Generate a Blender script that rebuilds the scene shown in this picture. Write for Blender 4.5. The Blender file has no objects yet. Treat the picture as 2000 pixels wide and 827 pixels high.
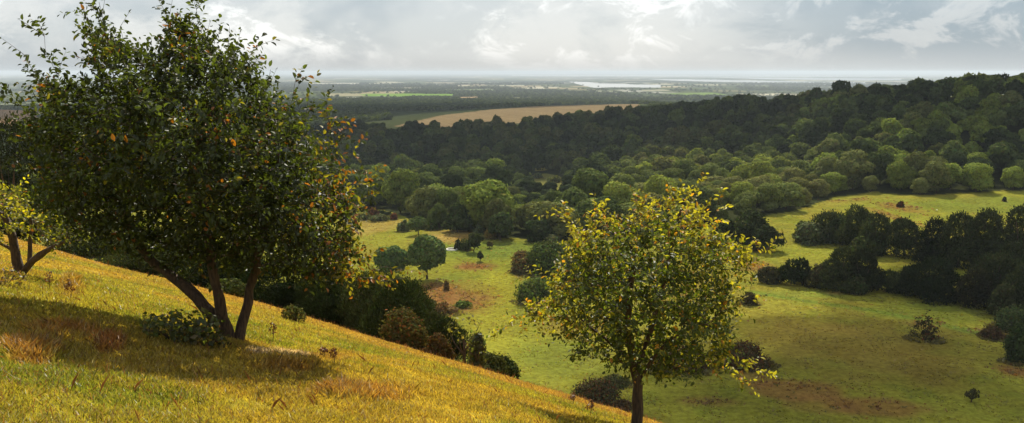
import bpy, math
import numpy as np
from mathutils import Vector

rng = np.random.default_rng(11)
scene = bpy.context.scene
COL = scene.collection

# ------------------------------------------------------------------ camera and rays
F = 1732.05
ROW0 = 413.5
PITCH = math.atan((ROW0 - 141.0) / F)
CP, SP = math.cos(PITCH), math.sin(PITCH)
EYE = 1.7


def ray(px, py):
    px = np.asarray(px, float); py = np.asarray(py, float)
    X = (px - 1000.0) / F
    v = (ROW0 - py) / F
    return np.stack([X, CP + v * SP, -SP + v * CP], -1)


def to_px(x, y, z):
    d = y * CP - z * SP
    u = y * SP + z * CP
    d = np.where(np.abs(d) < 1e-6, 1e-6, d)
    return 1000 + F * x / d, ROW0 - F * u / d


# ------------------------------------------------------------------ noise
def _hash(ix, iy, s):
    h = (ix.astype(np.int64) * 374761393 + iy.astype(np.int64) * 668265263 + s * 974634533) & 0x7fffffff
    h = ((h ^ (h >> 13)) * 1274126177) & 0x7fffffff
    h = h ^ (h >> 16)
    return (h & 0xffff) / 65535.0


def vnoise(x, y, s=0):
    x = np.asarray(x, float); y = np.asarray(y, float)
    ix = np.floor(x); iy = np.floor(y)
    fx = x - ix; fy = y - iy
    fx = fx * fx * (3 - 2 * fx); fy = fy * fy * (3 - 2 * fy)
    a = _hash(ix, iy, s); b = _hash(ix + 1, iy, s)
    c = _hash(ix, iy + 1, s); d = _hash(ix + 1, iy + 1, s)
    return (a * (1 - fx) + b * fx) * (1 - fy) + (c * (1 - fx) + d * fx) * fy


def fbm(x, y, s=0, o=4):
    t = 0; a = .5; n = 0
    for k in range(o):
        t = t + a * vnoise(x * 2 ** k + 13.7 * k, y * 2 ** k - 7.1 * k, s + k); n += a; a *= .5
    return t / n


def sstep(a, b, x):
    t = np.clip((x - a) / (b - a), 0, 1)
    return t * t * (3 - 2 * t)


# ------------------------------------------------------------------ terrain height
COLS = [  # pixel column of the direction, then (depth, height) knots: foot, crest, plateau, plateau end
    (-2600, (700, -74), (900, -60), (1050, -58), (1300, -60)),
    (0,    (700, -76), (900, -66), (1000, -60), (1300, -61)),
    (400,  (700, -77), (900, -70), (1000, -66), (1250, -66)),
    (650,  (700, -77), (900, -71), (1000, -67), (1200, -67)),
    (800,  (700, -75), (890, -64), (950, -55), (1060, -57)),
    (1000, (690, -73), (910, -57), (990, -53), (1280, -54)),
    (1240, (570, -62), (850, -47), (1000, -48), (1450, -53)),
    (1500, (505, -53), (680, -31), (800, -33), (1300, -60)),
    (1700, (360, -50), (590, -21), (700, -23), (1200, -55)),
    (1850, (365, -49), (530, -16), (650, -18), (1200, -50)),
    (2000, (370, -48), (480, -13), (600, -15), (1200, -45)),
    (2600, (330, -46), (450, -3), (600, -4), (1200, -40)),
    (5200, (330, -46), (450, 0), (600, 0), (1200, -36)),
]
_az, _R, _Z = [], [], []
for px, *ks in COLS:
    X = (px - 1000) / F
    s = math.sqrt(1 + X * X)
    _az.append(math.atan(X))
    _R.append([0, 250 * s] + [k[0] * s for k in ks] + [2600 * s, 3900 * s, 1e6])
    _Z.append([-50, -50] + [k[1] for k in ks] + [-96, -110, -110])
_az = np.array(_az); _R = np.array(_R); _Z = np.array(_Z)
GX, GY = math.sin(math.radians(40)), math.cos(math.radians(40))


def near_z(x, y):
    u = GX * x + GY * y
    w = -GY * x + GX * y
    u1 = np.clip(u, 0, 49)
    s = .3 * u1 + .00425 * u1 * u1 + np.maximum(u - 49, 0) * .72 + np.where(u < 0, 12 * np.tanh(.3 * np.minimum(u, 0) / 12), 0)
    bump = (fbm(u / 9, w / 9, 3, 3) - .5) * .5 * sstep(7, 14, np.hypot(x, y))
    bump += (vnoise(u / 1.3, w / 1.3, 5) - .5) * .07
    return -EYE - s + bump


def base_z(x, y):
    az = np.arctan2(x, y); r = np.hypot(x, y)
    az = np.clip(az, _az[0], _az[-1])
    R = np.stack([np.interp(az, _az, _R[:, j]) for j in range(_R.shape[1])], -1)
    Z = np.stack([np.interp(az, _az, _Z[:, j]) for j in range(_Z.shape[1])], -1)
    out = np.full(r.shape, -110.0)
    for j in range(R.shape[-1] - 1):
        m = (r >= R[..., j]) & (r < R[..., j + 1])
        t = (r - R[..., j]) / (R[..., j + 1] - R[..., j])
        t = .45 * t + .55 * t * t * (3 - 2 * t)
        out = np.where(m, Z[..., j] + (Z[..., j + 1] - Z[..., j]) * t, out)
    amp = sstep(130, 300, r) * (1 - sstep(1500, 3500, r))
    out = out + (fbm(x / 60, y / 60, 8, 3) - .5) * 3.0 * amp
    return out


def height(x, y):
    x = np.asarray(x, float); y = np.asarray(y, float)
    a = near_z(x, y); b = base_z(x, y)
    k = 5.0
    h = np.clip(.5 + .5 * (a - b) / k, 0, 1)
    return b + (a - b) * h + k * h * (1 - h)


def hit(px, py, tmin=3.0):
    """point where the ray through a pixel meets the ground"""
    px, py = np.broadcast_arrays(np.asarray(px, float), np.asarray(py, float))
    d = ray(px, py)
    ts = tmin * 1.006 ** np.arange(0, 1400)
    ts = ts[ts < 30000]
    out = np.zeros(d.shape)
    fl = d.reshape(-1, 3); o = out.reshape(-1, 3)
    for i in range(len(fl)):
        P = fl[i][None] * ts[:, None]
        below = P[:, 2] < height(P[:, 0], P[:, 1])
        k = int(np.argmax(below)) if below.any() else len(ts) - 1
        lo = ts[max(k - 1, 0)]; hi = ts[k]
        for _ in range(12):
            m = .5 * (lo + hi); q = fl[i] * m
            if q[2] < height(q[0:1], q[1:2])[0]: hi = m
            else: lo = m
        o[i] = fl[i] * hi
    return out


def at_depth(px, py, y):
    d = ray(px, py)
    return d * (np.asarray(y) / d[..., 1])[..., None]


def in_poly(px, py, poly):
    poly = np.asarray(poly, float)
    px = np.asarray(px, float); py = np.asarray(py, float)
    c = np.zeros(px.shape, bool)
    n = len(poly)
    j = n - 1
    for i in range(n):
        xi, yi = poly[i]; xj, yj = poly[j]
        if yi != yj:
            c ^= ((yi > py) != (yj > py)) & (px < (xj - xi) * (py - yi) / (yj - yi) + xi)
        j = i
    return c


def edge_dist(px, py, poly):
    poly = np.asarray(poly, float)
    best = np.full(px.shape, 1e9)
    for i in range(len(poly)):
        a = poly[i - 1]; b = poly[i]; ab = b - a
        t = np.clip(((px - a[0]) * ab[0] + (py - a[1]) * ab[1]) / (ab @ ab + 1e-9), 0, 1)
        best = np.minimum(best, np.hypot(px - a[0] - t * ab[0], py - a[1] - t * ab[1]))
    return best


# ------------------------------------------------------------------ object helpers
def mesh_new(name, V, faces, mats, tint=None, mat_idx=None, smooth=False):
    """faces: list of int arrays (m, k); one mesh datablock from numpy arrays"""
    me = bpy.data.meshes.new(name)
    V = np.asarray(V, np.float32)
    me.vertices.add(len(V)); me.vertices.foreach_set('co', V.ravel())
    loops = np.concatenate([np.asarray(f).ravel() for f in faces]).astype(np.int32)
    cnt = np.concatenate([np.full(len(f), np.asarray(f).shape[1], np.int32) for f in faces])
    start = np.concatenate([[0], np.cumsum(cnt)[:-1]]).astype(np.int32)
    me.loops.add(len(loops)); me.loops.foreach_set('vertex_index', loops)
    me.polygons.add(len(cnt)); me.polygons.foreach_set('loop_start', start)
    if smooth: me.polygons.foreach_set('use_smooth', np.ones(len(cnt), bool))
    else: me.polygons.foreach_set('use_smooth', np.zeros(len(cnt), bool))
    for m in (mats if isinstance(mats, (list, tuple)) else [mats]): me.materials.append(m)
    if mat_idx is not None: me.polygons.foreach_set('material_index', np.asarray(mat_idx, np.int32))
    me.update(calc_edges=True)
    if tint is not None:
        at = me.attributes.new('tint', 'FLOAT_COLOR', 'POINT')
        c = np.ones((len(V), 4), np.float32); c[:, :3] = tint
        at.data.foreach_set('color', c.ravel())
    return me


def link(name, data, loc=(0, 0, 0), parent=None, rz=0.0, scale=None):
    o = bpy.data.objects.new(name, data); COL.objects.link(o)
    o.location = loc; o.rotation_euler = (0, 0, rz)
    if scale is not None: o.scale = scale
    if parent is not None: o.parent = parent
    return o


def tag(o, label=None, cat=None, group=None, kind=None):
    if label: o['label'] = label
    if cat: o['category'] = cat
    if group: o['group'] = group
    if kind: o['kind'] = kind
    return o


# ------------------------------------------------------------------ materials
def nodes_of(name):
    m = bpy.data.materials.new(name); m.use_nodes = True
    t = m.node_tree; t.nodes.clear()
    return m, t, t.nodes, t.links


def foliage_mat(name, trans=.35, gloss=.06, rough=.4, tcol=(1.25, 1.2, .5)):
    m, t, N, L = nodes_of(name)
    out = N.new('ShaderNodeOutputMaterial')
    at = N.new('ShaderNodeAttribute'); at.attribute_name = 'tint'
    oi = N.new('ShaderNodeObjectInfo')
    mul = N.new('ShaderNodeMix'); mul.data_type = 'RGBA'; mul.blend_type = 'MULTIPLY'; mul.inputs[0].default_value = 1
    L.new(at.outputs['Color'], mul.inputs[6]); L.new(oi.outputs['Color'], mul.inputs[7])
    dif = N.new('ShaderNodeBsdfDiffuse'); L.new(mul.outputs[2], dif.inputs['Color'])
    m2 = N.new('ShaderNodeMix'); m2.data_type = 'RGBA'; m2.blend_type = 'MULTIPLY'; m2.inputs[0].default_value = 1
    m2.inputs[7].default_value = (*tcol, 1); L.new(mul.outputs[2], m2.inputs[6])
    tr = N.new('ShaderNodeBsdfTranslucent'); L.new(m2.outputs[2], tr.inputs['Color'])
    mx = N.new('ShaderNodeMixShader'); mx.inputs[0].default_value = trans
    L.new(dif.outputs[0], mx.inputs[1]); L.new(tr.outputs[0], mx.inputs[2])
    gl = N.new('ShaderNodeBsdfGlossy'); gl.inputs['Roughness'].default_value = rough
    gl.inputs['Color'].default_value = (1, 1, 1, 1)
    mg = N.new('ShaderNodeMixShader'); mg.inputs[0].default_value = gloss
    L.new(mx.outputs[0], mg.inputs[1]); L.new(gl.outputs[0], mg.inputs[2])
    L.new(mg.outputs[0], out.inputs[0])
    return m


M_LEAF = foliage_mat('broad_leaf', .50, .026, .52, (1.55, 1.5, .4))
M_FOL = foliage_mat('distant_foliage', .24, .0, .6, (1.2, 1.2, .5))
M_YEW = foliage_mat('yew_foliage', .16, .0, .5, (1.2, 1.2, .5))
M_GRASS = foliage_mat('grass_blades', .5, .03, .5, (1.15, 1.05, .5))


def bark_mat():
    m, t, N, L = nodes_of('bark')
    out = N.new('ShaderNodeOutputMaterial'); b = N.new('ShaderNodeBsdfPrincipled')
    tc = N.new('ShaderNodeTexCoord'); mp = N.new('ShaderNodeMapping'); mp.inputs['Scale'].default_value = (14, 14, 3)
    no = N.new('ShaderNodeTexNoise'); no.inputs['Scale'].default_value = 2.5; no.inputs['Detail'].default_value = 6
    cr = N.new('ShaderNodeValToRGB')
    cr.color_ramp.elements[0].position = .3; cr.color_ramp.elements[0].color = (.022, .013, .008, 1)
    cr.color_ramp.elements[1].position = .75; cr.color_ramp.elements[1].color = (.11, .065, .036, 1)
    bp = N.new('ShaderNodeBump'); bp.inputs['Strength'].default_value = .7; bp.inputs['Distance'].default_value = .02
    L.new(tc.outputs['Object'], mp.inputs[0]); L.new(mp.outputs[0], no.inputs['Vector'])
    L.new(no.outputs[0], cr.inputs[0]); L.new(cr.outputs[0], b.inputs['Base Color'])
    L.new(no.outputs[0], bp.inputs['Height']); L.new(bp.outputs[0], b.inputs['Normal'])
    b.inputs['Roughness'].default_value = .9
    L.new(b.outputs[0], out.inputs[0])
    return m


M_BARK = bark_mat()


def ground_mat():
    m, t, N, L = nodes_of('turf')
    out = N.new('ShaderNodeOutputMaterial')
    at = N.new('ShaderNodeAttribute'); at.attribute_name = 'tint'
    geo = N.new('ShaderNodeNewGeometry')
    def noise(sc, det, rough=.6):
        n = N.new('ShaderNodeTexNoise'); n.inputs['Scale'].default_value = sc
        n.inputs['Detail'].default_value = det; n.inputs['Roughness'].default_value = rough
        L.new(geo.outputs['Position'], n.inputs['Vector']); return n
    n1 = noise(.9, 8, .72); n2 = noise(.11, 4)
    def ramp(n, lo, hi, p0=.3, p1=.7):
        r = N.new('ShaderNodeValToRGB')
        r.color_ramp.elements[0].position = p0; r.color_ramp.elements[1].position = p1
        r.color_ramp.elements[0].color = (*lo, 1); r.color_ramp.elements[1].color = (*hi, 1)
        L.new(n.outputs[0], r.inputs[0]); return r
    r1 = ramp(n1, (.62, .6, .6), (1.35, 1.38, 1.3), .34, .66)
    r2 = ramp(n2, (.86, .82, .8), (1.12, 1.16, 1.1))
    a = N.new('ShaderNodeMix'); a.data_type = 'RGBA'; a.blend_type = 'MULTIPLY'; a.inputs[0].default_value = 1
    b = N.new('ShaderNodeMix'); b.data_type = 'RGBA'; b.blend_type = 'MULTIPLY'; b.inputs[0].default_value = 1
    L.new(at.outputs['Color'], a.inputs[6]); L.new(r1.outputs[0], a.inputs[7])
    L.new(a.outputs[2], b.inputs[6]); L.new(r2.outputs[0], b.inputs[7])
    bp = N.new('ShaderNodeBump'); bp.inputs['Strength'].default_value = .6; bp.inputs['Distance'].default_value = .35
    L.new(n1.outputs[0], bp.inputs['Height'])
    d = N.new('ShaderNodeBsdfDiffuse'); d.inputs['Roughness'].default_value = .6
    L.new(b.outputs[2], d.inputs['Color']); L.new(bp.outputs[0], d.inputs['Normal'])
    L.new(d.outputs[0], out.inputs[0])
    return m


M_GROUND = ground_mat()

# ------------------------------------------------------------------ where the woods stand (plan regions, written as sight lines and ranges)
EDGE_PIX = [(560, 402), (640, 408), (700, 412), (745, 412), (800, 432), (850, 446), (900, 452), (960, 466), (1040, 470), (1110, 472),
            (1230, 466), (1330, 452), (1400, 440), (1450, 432), (1500, 424), (1560, 413), (1600, 396), (1640, 386),
            (1700, 380), (1800, 384), (1900, 380), (2000, 373)]
_e = hit([p[0] for p in EDGE_PIX], [p[1] for p in EDGE_PIX], 90)
EDGE_AZ = np.array([-1.2, -.6] + list(np.arctan2(_e[:, 0], _e[:, 1])) + [.7, 1.2])
EDGE_R = np.array([420, 400] + list(np.hypot(_e[:, 0], _e[:, 1])) + [400, 400])
_far = [(-2600, 900), (0, 930), (650, 990), (760, 920), (860, 893), (1000, 910), (1100, 910), (1200, 915), (1260, 940), (1320, 940), (1500, 760), (1700, 680), (1850, 620), (2000, 580), (2600, 560), (5200, 560)]
FAR_AZ = np.array([math.atan((p - 1000) / F) for p, _ in _far])
FAR_R = np.array([d * math.sqrt(1 + ((p - 1000) / F) ** 2) for p, d in _far])
G1 = hit(1062, 350, 90); G2 = hit(745, 335, 90); G3 = hit(1055, 322, 90)


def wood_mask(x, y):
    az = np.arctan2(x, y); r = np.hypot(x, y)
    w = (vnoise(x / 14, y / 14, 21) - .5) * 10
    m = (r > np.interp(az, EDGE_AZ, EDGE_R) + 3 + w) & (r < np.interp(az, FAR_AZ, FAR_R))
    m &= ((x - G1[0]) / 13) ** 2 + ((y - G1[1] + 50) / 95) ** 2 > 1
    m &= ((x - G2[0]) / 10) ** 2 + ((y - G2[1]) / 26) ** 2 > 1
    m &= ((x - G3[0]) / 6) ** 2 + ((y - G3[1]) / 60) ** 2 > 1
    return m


FIELD_TAN = [(770, 247), (860, 226), (960, 214), (1060, 207), (1150, 204), (1250, 203), (1250, 212), (1160, 224), (1060, 236), (960, 246), (880, 252)]
FIELDS = [  # polygons over the plain and their base colour
    ([(640, 183), (760, 183), (760, 188), (640, 188)], (.30, .27, .17)),
    ([(700, 184), (780, 183), (885, 184), (883, 190), (790, 189), (712, 188)], (.16, .27, .035)),
    ([(890, 190), (930, 189), (943, 194), (900, 195)], (.33, .23, .13)),
    ([(980, 192), (1030, 190), (1045, 193), (990, 195)], (.26, .25, .15)),
    ([(1300, 183), (1390, 181), (1420, 186), (1330, 188)], (.15, .22, .05)),
    ([(1250, 176), (1300, 175), (1310, 178), (1260, 179)], (.3, .28, .2)),
    ([(600, 163), (700, 162), (702, 165), (604, 166)], (.42, .40, .34)),
    ([(740, 172), (830, 171), (830, 173), (742, 174)], (.34, .30, .22)),
    ([(860, 176), (960, 174), (966, 177), (866, 178)], (.22, .25, .12)),
    ([(-60, 212), (70, 217), (95, 252), (-60, 252)], (.20, .125, .07)),
]
# worn or rusty patches of the meadow: pixel centre, half width in pixels, half height in pixels, colour, strength
RUST = (.20, .095, .035); STRAW = (.30, .20, .065)
GREENP = (.115, .145, .026)
PATCHES = [(962, 590, 42, 95, (.245, .225, .028), .8), (950, 485, 120, 22, GREENP, .85), (1130, 700, 110, 40, GREENP, .5), (1900, 400, 160, 16, GREENP, .6), (1560, 575, 120, 10, GREENP, .5), (1850, 610, 160, 20, GREENP, .5), (880, 545, 30, 8, GREENP, .5), (895, 575, 70, 30, RUST, .35), (933, 521, 42, 7, RUST, .95), (905, 592, 70, 20, RUST, .75), (850, 575, 46, 26, RUST, .8), (985, 455, 130, 7, STRAW, .8), (870, 462, 60, 14, STRAW, .8),
           (720, 440, 60, 18, STRAW, .6), (905, 470, 30, 12, RUST, .4), (1015, 520, 14, 22, RUST, .55), (1465, 520, 50, 14, RUST, .6), (1470, 470, 60, 8, STRAW, .4),
           (1550, 760, 85, 20, RUST, .75), (1720, 795, 90, 18, RUST, .7), (1600, 790, 70, 16, RUST, .45), (1385, 785, 60, 10, RUST, .45), (1985, 725, 40, 16, RUST, .9), (1470, 735, 40, 18, RUST, .55),
           (1758, 405, 34, 12, RUST, .6), (1745, 425, 14, 20, RUST, .5), (1680, 390, 26, 4, RUST, .5), (1640, 393, 24, 3, RUST, .4), (1805, 632, 50, 10, RUST, .5), (1940, 650, 40, 9, RUST, .5),
           (1640, 572, 30, 3, STRAW, .8), (1740, 568, 18, 3, STRAW, .6), (1150, 640, 80, 26, RUST, .3), (1330, 560, 120, 50, RUST, .3), (1680, 670, 230, 75, (.165, .115, .028), .75), (1065, 352, 60, 22, (.115, .11, .034), .9)]
_pc = hit([p[0] for p in PATCHES], [p[1] for p in PATCHES], 70)
_px1 = hit([p[0] for p in PATCHES], [p[1] + p[3] * .7 for p in PATCHES], 70)
PATCH_W = []
for i, (a, b, w, h, c, s) in enumerate(PATCHES):
    C = _pc[i]; PATCH_W.append((C[0], C[1], w * C[1] / F, max(1.0, abs(C[1] - _px1[i][1]) / .7), c, s))
# a mown track across the lower meadow
TRACK = hit([1470, 1560, 1700, 1830, 1930, 2040], [571, 586, 606, 632, 656, 690], 70)[:, :2]


def mix(a, b, t):
    return a * (1 - t[..., None]) + np.asarray(b) * t[..., None]


def slope_colour(x, y):
    """turf of the near slope: green, gold and rusty swathes"""
    n1 = fbm(x / 2.6, y / 2.6, 31, 4); n2 = fbm(x / 1.1 + 40, y / 1.1, 32, 3); n3 = fbm(x / .45, y / .45, 33, 3)
    u = GX * x + GY * y; r = np.hypot(x, y)
    c = np.zeros(np.shape(x) + (3,)); c[...] = (.22, .198, .026)
    c = mix(c, (.135, .150, .018), sstep(.52, .68, n2))
    c = mix(c, (.33, .215, .036), sstep(.48, .64, n1) * .5)
    c = mix(c, (.31, .18, .04), sstep(10, 19, u + 8 * (n1 - .5)) * .65)
    px, py = to_px(x, y, near_z(x, y))
    for (a, b, w, h, s) in [(210, 672, 34, 22, .95), (120, 650, 90, 20, .75), (60, 690, 60, 25, .7), (140, 562, 28, 28, .5), (720, 770, 120, 20, .6), (560, 720, 80, 12, .5), (640, 700, 60, 10, .4), (500, 695, 40, 20, .35)]:
        d = ((px - a) / w) ** 2 + ((py - b) / h) ** 2
        c = mix(c, (.27, .115, .035), s * sstep(1.2, .2, d + (n3 - .5) * 1.6))
    d = ((px - 545) / 75) ** 2 + ((py - 692 - (px - 545) * .14) / 9) ** 2
    c = mix(c, (.46, .36, .25), sstep(1.1, .5, d + (n3 - .5) * 1.6))
    c = c * (.86 + .58 * n3)[..., None]
    return c


def ground_colour(x, y, z):
    r = np.hypot(x, y)
    px, py = to_px(x, y, z)
    n1 = fbm(x / 22, y / 22, 41, 4); n2 = fbm(x / 7, y / 7, 42, 3); n3 = fbm(x / 70, y / 70, 44, 3)
    c = np.zeros(x.shape + (3,)); c[...] = (.205, .198, .028)
    c = mix(c, (.21, .18, .030), sstep(.45, .65, n1) * .8)
    c = mix(c, (.135, .155, .022), sstep(.52, .7, n2) * .5)
    lower = sstep(0, 1, (-.0 + (y * .0)) + 0)
    for (cx, cy, ax, ay, col, s) in PATCH_W:
        d = ((x - cx) / ax) ** 2 + ((y - cy) / ay) ** 2 + (n2 - .5) * 1.5
        c = mix(c, col, s * sstep(1.6, .1, d + (n1 - .5) * 1.2))
    # mown track
    best = np.full(x.shape, 1e9)
    for a, b in zip(TRACK[:-1], TRACK[1:]):
        ab = b - a
        t = np.clip(((x - a[0]) * ab[0] + (y - a[1]) * ab[1]) / (ab @ ab), 0, 1)
        best = np.minimum(best, np.hypot(x - a[0] - t * ab[0], y - a[1] - t * ab[1]))
    c = mix(c, (.12, .165, .028), sstep(2.2, .8, best + (n2 - .5) * 1.5) * .75)
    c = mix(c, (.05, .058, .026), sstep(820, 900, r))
    # woodland floor
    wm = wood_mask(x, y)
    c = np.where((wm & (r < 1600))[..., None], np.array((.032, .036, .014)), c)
    # steep bank under the brow
    u = GX * x + GY * y
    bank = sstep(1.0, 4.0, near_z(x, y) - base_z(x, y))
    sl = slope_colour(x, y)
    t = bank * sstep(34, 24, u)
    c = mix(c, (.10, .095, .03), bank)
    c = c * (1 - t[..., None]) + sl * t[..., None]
    # the plain: patchwork of fields, hedges, woods and villages
    far = sstep(1000, 1500, r)
    q1 = np.floor(x / 230 + .5 * np.floor(y / 420)); q2 = np.floor(y / 420)
    h = _hash(q1, q2, 5); h2 = _hash(q1 + 7, q2, 6)
    pc = np.zeros_like(c); pc[...] = (.050, .066, .026)
    pc = np.where((h > .55)[..., None], np.array((.085, .105, .035)), pc)
    pc = np.where((h > .74)[..., None], np.array((.15, .135, .06)), pc)
    pc = np.where((h > .84)[..., None], np.array((.30, .24, .15)), pc)
    pc = np.where((h > .94)[..., None], np.array((.46, .42, .32)), pc)
    wd = sstep(.53, .57, fbm(x / 900, y / 1500, 51, 3))
    pc = mix(pc, (.030, .040, .018), wd)
    town = sstep(.63, .7, fbm(x / 700 + 9, y / 1300, 55, 3)) * sstep(2500, 4000, r) * sstep(.55, .62, vnoise(x / 50, y / 150, 57))
    pc = mix(pc, (.42, .40, .37), town * .8)
    c = c * (1 - far[..., None]) + pc * far[..., None]
    m = in_poly(px, py, FIELD_TAN) & (r > 900) & (r < 1700)
    stripe = .92 + .16 * vnoise((x * .95 + y * .3) / 5.0, np.zeros_like(x), 61)
    c = np.where(m[..., None], np.array((.20, .145, .082)) * stripe[..., None], c)
    for poly, col in FIELDS:
        m = in_poly(px, py, poly) & (r > 1000)
        c = np.where(m[..., None], np.array(col), c)
    return c


def build_ground():
    az = np.concatenate([np.arange(-180, -50, 4.0), np.arange(-50, 50, .2), np.arange(50, 180, 4.0)])
    az = np.radians(az)
    rs = [.0]
    r = .6
    while r < 70000:
        rs.append(r)
        r *= 1.10 if r < 4 else 1.012 if r < 60 else 1.008 if r < 520 else 1.010 if r < 2000 else 1.022
    rs = np.array(rs)
    A, R = np.meshgrid(az, rs)
    X = R * np.sin(A); Y = R * np.cos(A)
    Z = height(X, Y)
    C = ground_colour(X, Y, Z)
    na, nr = len(az), len(rs)
    idx = np.arange(na * nr).reshape(nr, na)
    a = idx[:-1]; b = idx[1:]
    f = np.stack([a, np.roll(a, -1, 1), np.roll(b, -1, 1), b], -1).reshape(-1, 4)[:, ::-1]
    V = np.stack([X, Y, Z], -1).reshape(-1, 3)
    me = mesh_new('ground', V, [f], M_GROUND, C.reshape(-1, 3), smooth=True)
    return tag(link('ground', me), 'rolling grass hillside, valley meadow and far hazy plain', 'ground', kind='structure')


build_ground()

# ------------------------------------------------------------------ water
def water_mat():
    m, t, N, L = nodes_of('water')
    out = N.new('ShaderNodeOutputMaterial'); b = N.new('ShaderNodeBsdfPrincipled')
    b.inputs['Base Color'].default_value = (.03, .045, .05, 1); b.inputs['Roughness'].default_value = .30
    b.inputs['IOR'].default_value = 1.33
    L.new(b.outputs[0], out.inputs[0]); return m


M_WATER = water_mat()


def water_sheet(name, polys, label, zz):
    V, Fs, n = [], [], 0
    by = {}
    for poly in polys:
        P = np.array(poly, float)
        # densify and wobble the shoreline
        pts = []
        for i in range(len(P)):
            a = P[i]; b = P[(i + 1) % len(P)]
            for t in np.linspace(0, 1, 9)[:-1]:
                q = a + (b - a) * t
                pts.append((q[0] + 3 * (rng.random() - .5), q[1] + .5 * (rng.random() - .5) * (0 < t)))
        d = ray([p[0] for p in pts], [p[1] for p in pts])
        W = d * (zz / d[:, 2])[:, None]
        V.append(W); by.setdefault(len(W), []).append(np.arange(n, n + len(W))); n += len(W)
    me = mesh_new(name, np.concatenate(V), [np.array(v)[:, ::-1] for v in by.values()], M_WATER)
    return tag(link(name, me), label, 'water', kind='structure')


water_sheet('harbour_water', [[(1112, 160), (1150, 160.5), (1172, 163.5), (1215, 164), (1238, 165.5), (1292, 166), (1290, 171.5), (1200, 171), (1160, 172), (1136, 167)]],
            'pale harbour inlet shining among dark shore trees', -109.6)
water_sheet('sea_water', [[(1262, 154.5), (1400, 156), (1560, 159.5), (1690, 161), (1690, 164.5), (1620, 165.5), (1540, 164), (1440, 161), (1330, 158.5)],
                          [(1380, 151), (1560, 152.5), (1760, 154), (1760, 157), (1640, 157.5), (1500, 155)],
                          [(1000, 147.3), (1200, 147.6), (1500, 148), (1800, 148), (1800, 150), (1500, 150.2), (1250, 149.3), (1000, 148.6)],
                          [(680, 143.2), (1000, 143.4), (1900, 143.2), (1900, 144.6), (1000, 145), (680, 144)]],
            'silver strips of sea along the hazy horizon', -109.5)

# ------------------------------------------------------------------ foliage builders
def unit(v):
    return v / (np.linalg.norm(v, axis=-1, keepdims=True) + 1e-9)


def rand_dirs(n):
    return unit(rng.normal(size=(n, 3)))


def lobes_for(W, D, z0, z1, n, kind):
    L = []
    H = z1 - z0
    pk, pw = rng.uniform(.34, .52), rng.uniform(1.7, 2.8)
    skew = rng.normal(size=2) * .10
    if kind == 'mound': pk, pw = .12, rng.uniform(1.9, 2.6)
    for i in range(n):
        if kind == 'round':
            d = rand_dirs(1)[0]; rr = rng.uniform(.13, .24)
            L.append((W / 2 * (1 - 2 * rr) * d[0], D / 2 * (1 - 2 * rr) * d[1], (z0 + z1) / 2 + H / 2 * (1 - 2 * rr) * d[2], rr * W, rr * D, rr * H))
        elif kind in ('dome', 'mound'):
            a = rng.random() * 6.283; t = rng.random() ** .6
            h = rng.random()
            prof = math.sqrt(max(.02, 1 - (abs(h - pk) / (.86 if kind == 'mound' else .64)) ** pw))
            rr = rng.uniform(.10, .25)
            L.append((W / 2 * ((prof - rr * 1.2) * math.cos(a) * t + skew[0] * h), D / 2 * ((prof - rr * 1.2) * math.sin(a) * t + skew[1] * h), z0 + H * ((.02 + .86 * h) if kind == 'mound' else (.14 + .72 * h)), rr * W, rr * D, rr * H * 1.0))
        elif kind == 'cone':
            a = rng.random() * 6.283; h = rng.random() ** 1.15
            prof = (1 - h) ** .75
            rr = rng.uniform(.13, .22)
            L.append((W / 2 * prof * math.cos(a) * .75, D / 2 * prof * math.sin(a) * .75, z0 + H * (.08 + .84 * h), rr * W, rr * D, rr * H * .8))
        else:  # low bush
            a = rng.random() * 6.283; t = rng.random() ** .5
            rr = rng.uniform(.17, .32); h = rng.random() * (1 - .6 * t * t)
            L.append((W / 2 * (1 - rr) * t * math.cos(a), D / 2 * (1 - rr) * t * math.sin(a), z0 + H * (.1 + .65 * h), rr * W, rr * D, rr * H))
    if kind == 'round': L.append((0, 0, z0 + H * .5, W * .4, D * .4, H * .4))
    if kind in ('dome', 'mound'):
        L.append((0, 0, z0 + H * .46, W * .30, D * .30, H * .40))
    if kind == 'cone':
        L.append((0, 0, z0 + H * .35, W * .30, D * .30, H * .36)); L.append((0, 0, z0 + H * .72, W * .12, D * .12, H * .26))
    L = np.array(L)
    for ax, ext in ((0, W), (1, D)):
        hi = (L[:, ax] + L[:, 3 + ax]).max(); lo = (L[:, ax] - L[:, 3 + ax]).min()
        k = ext / (hi - lo); L[:, ax] = (L[:, ax] - (hi + lo) / 2) * k; L[:, 3 + ax] *= k
    k = (z1 - z0) / ((L[:, 2] + L[:, 5]).max() - z0)
    L[:, 2] = z0 + (L[:, 2] - z0) * k; L[:, 5] *= k
    return L


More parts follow.
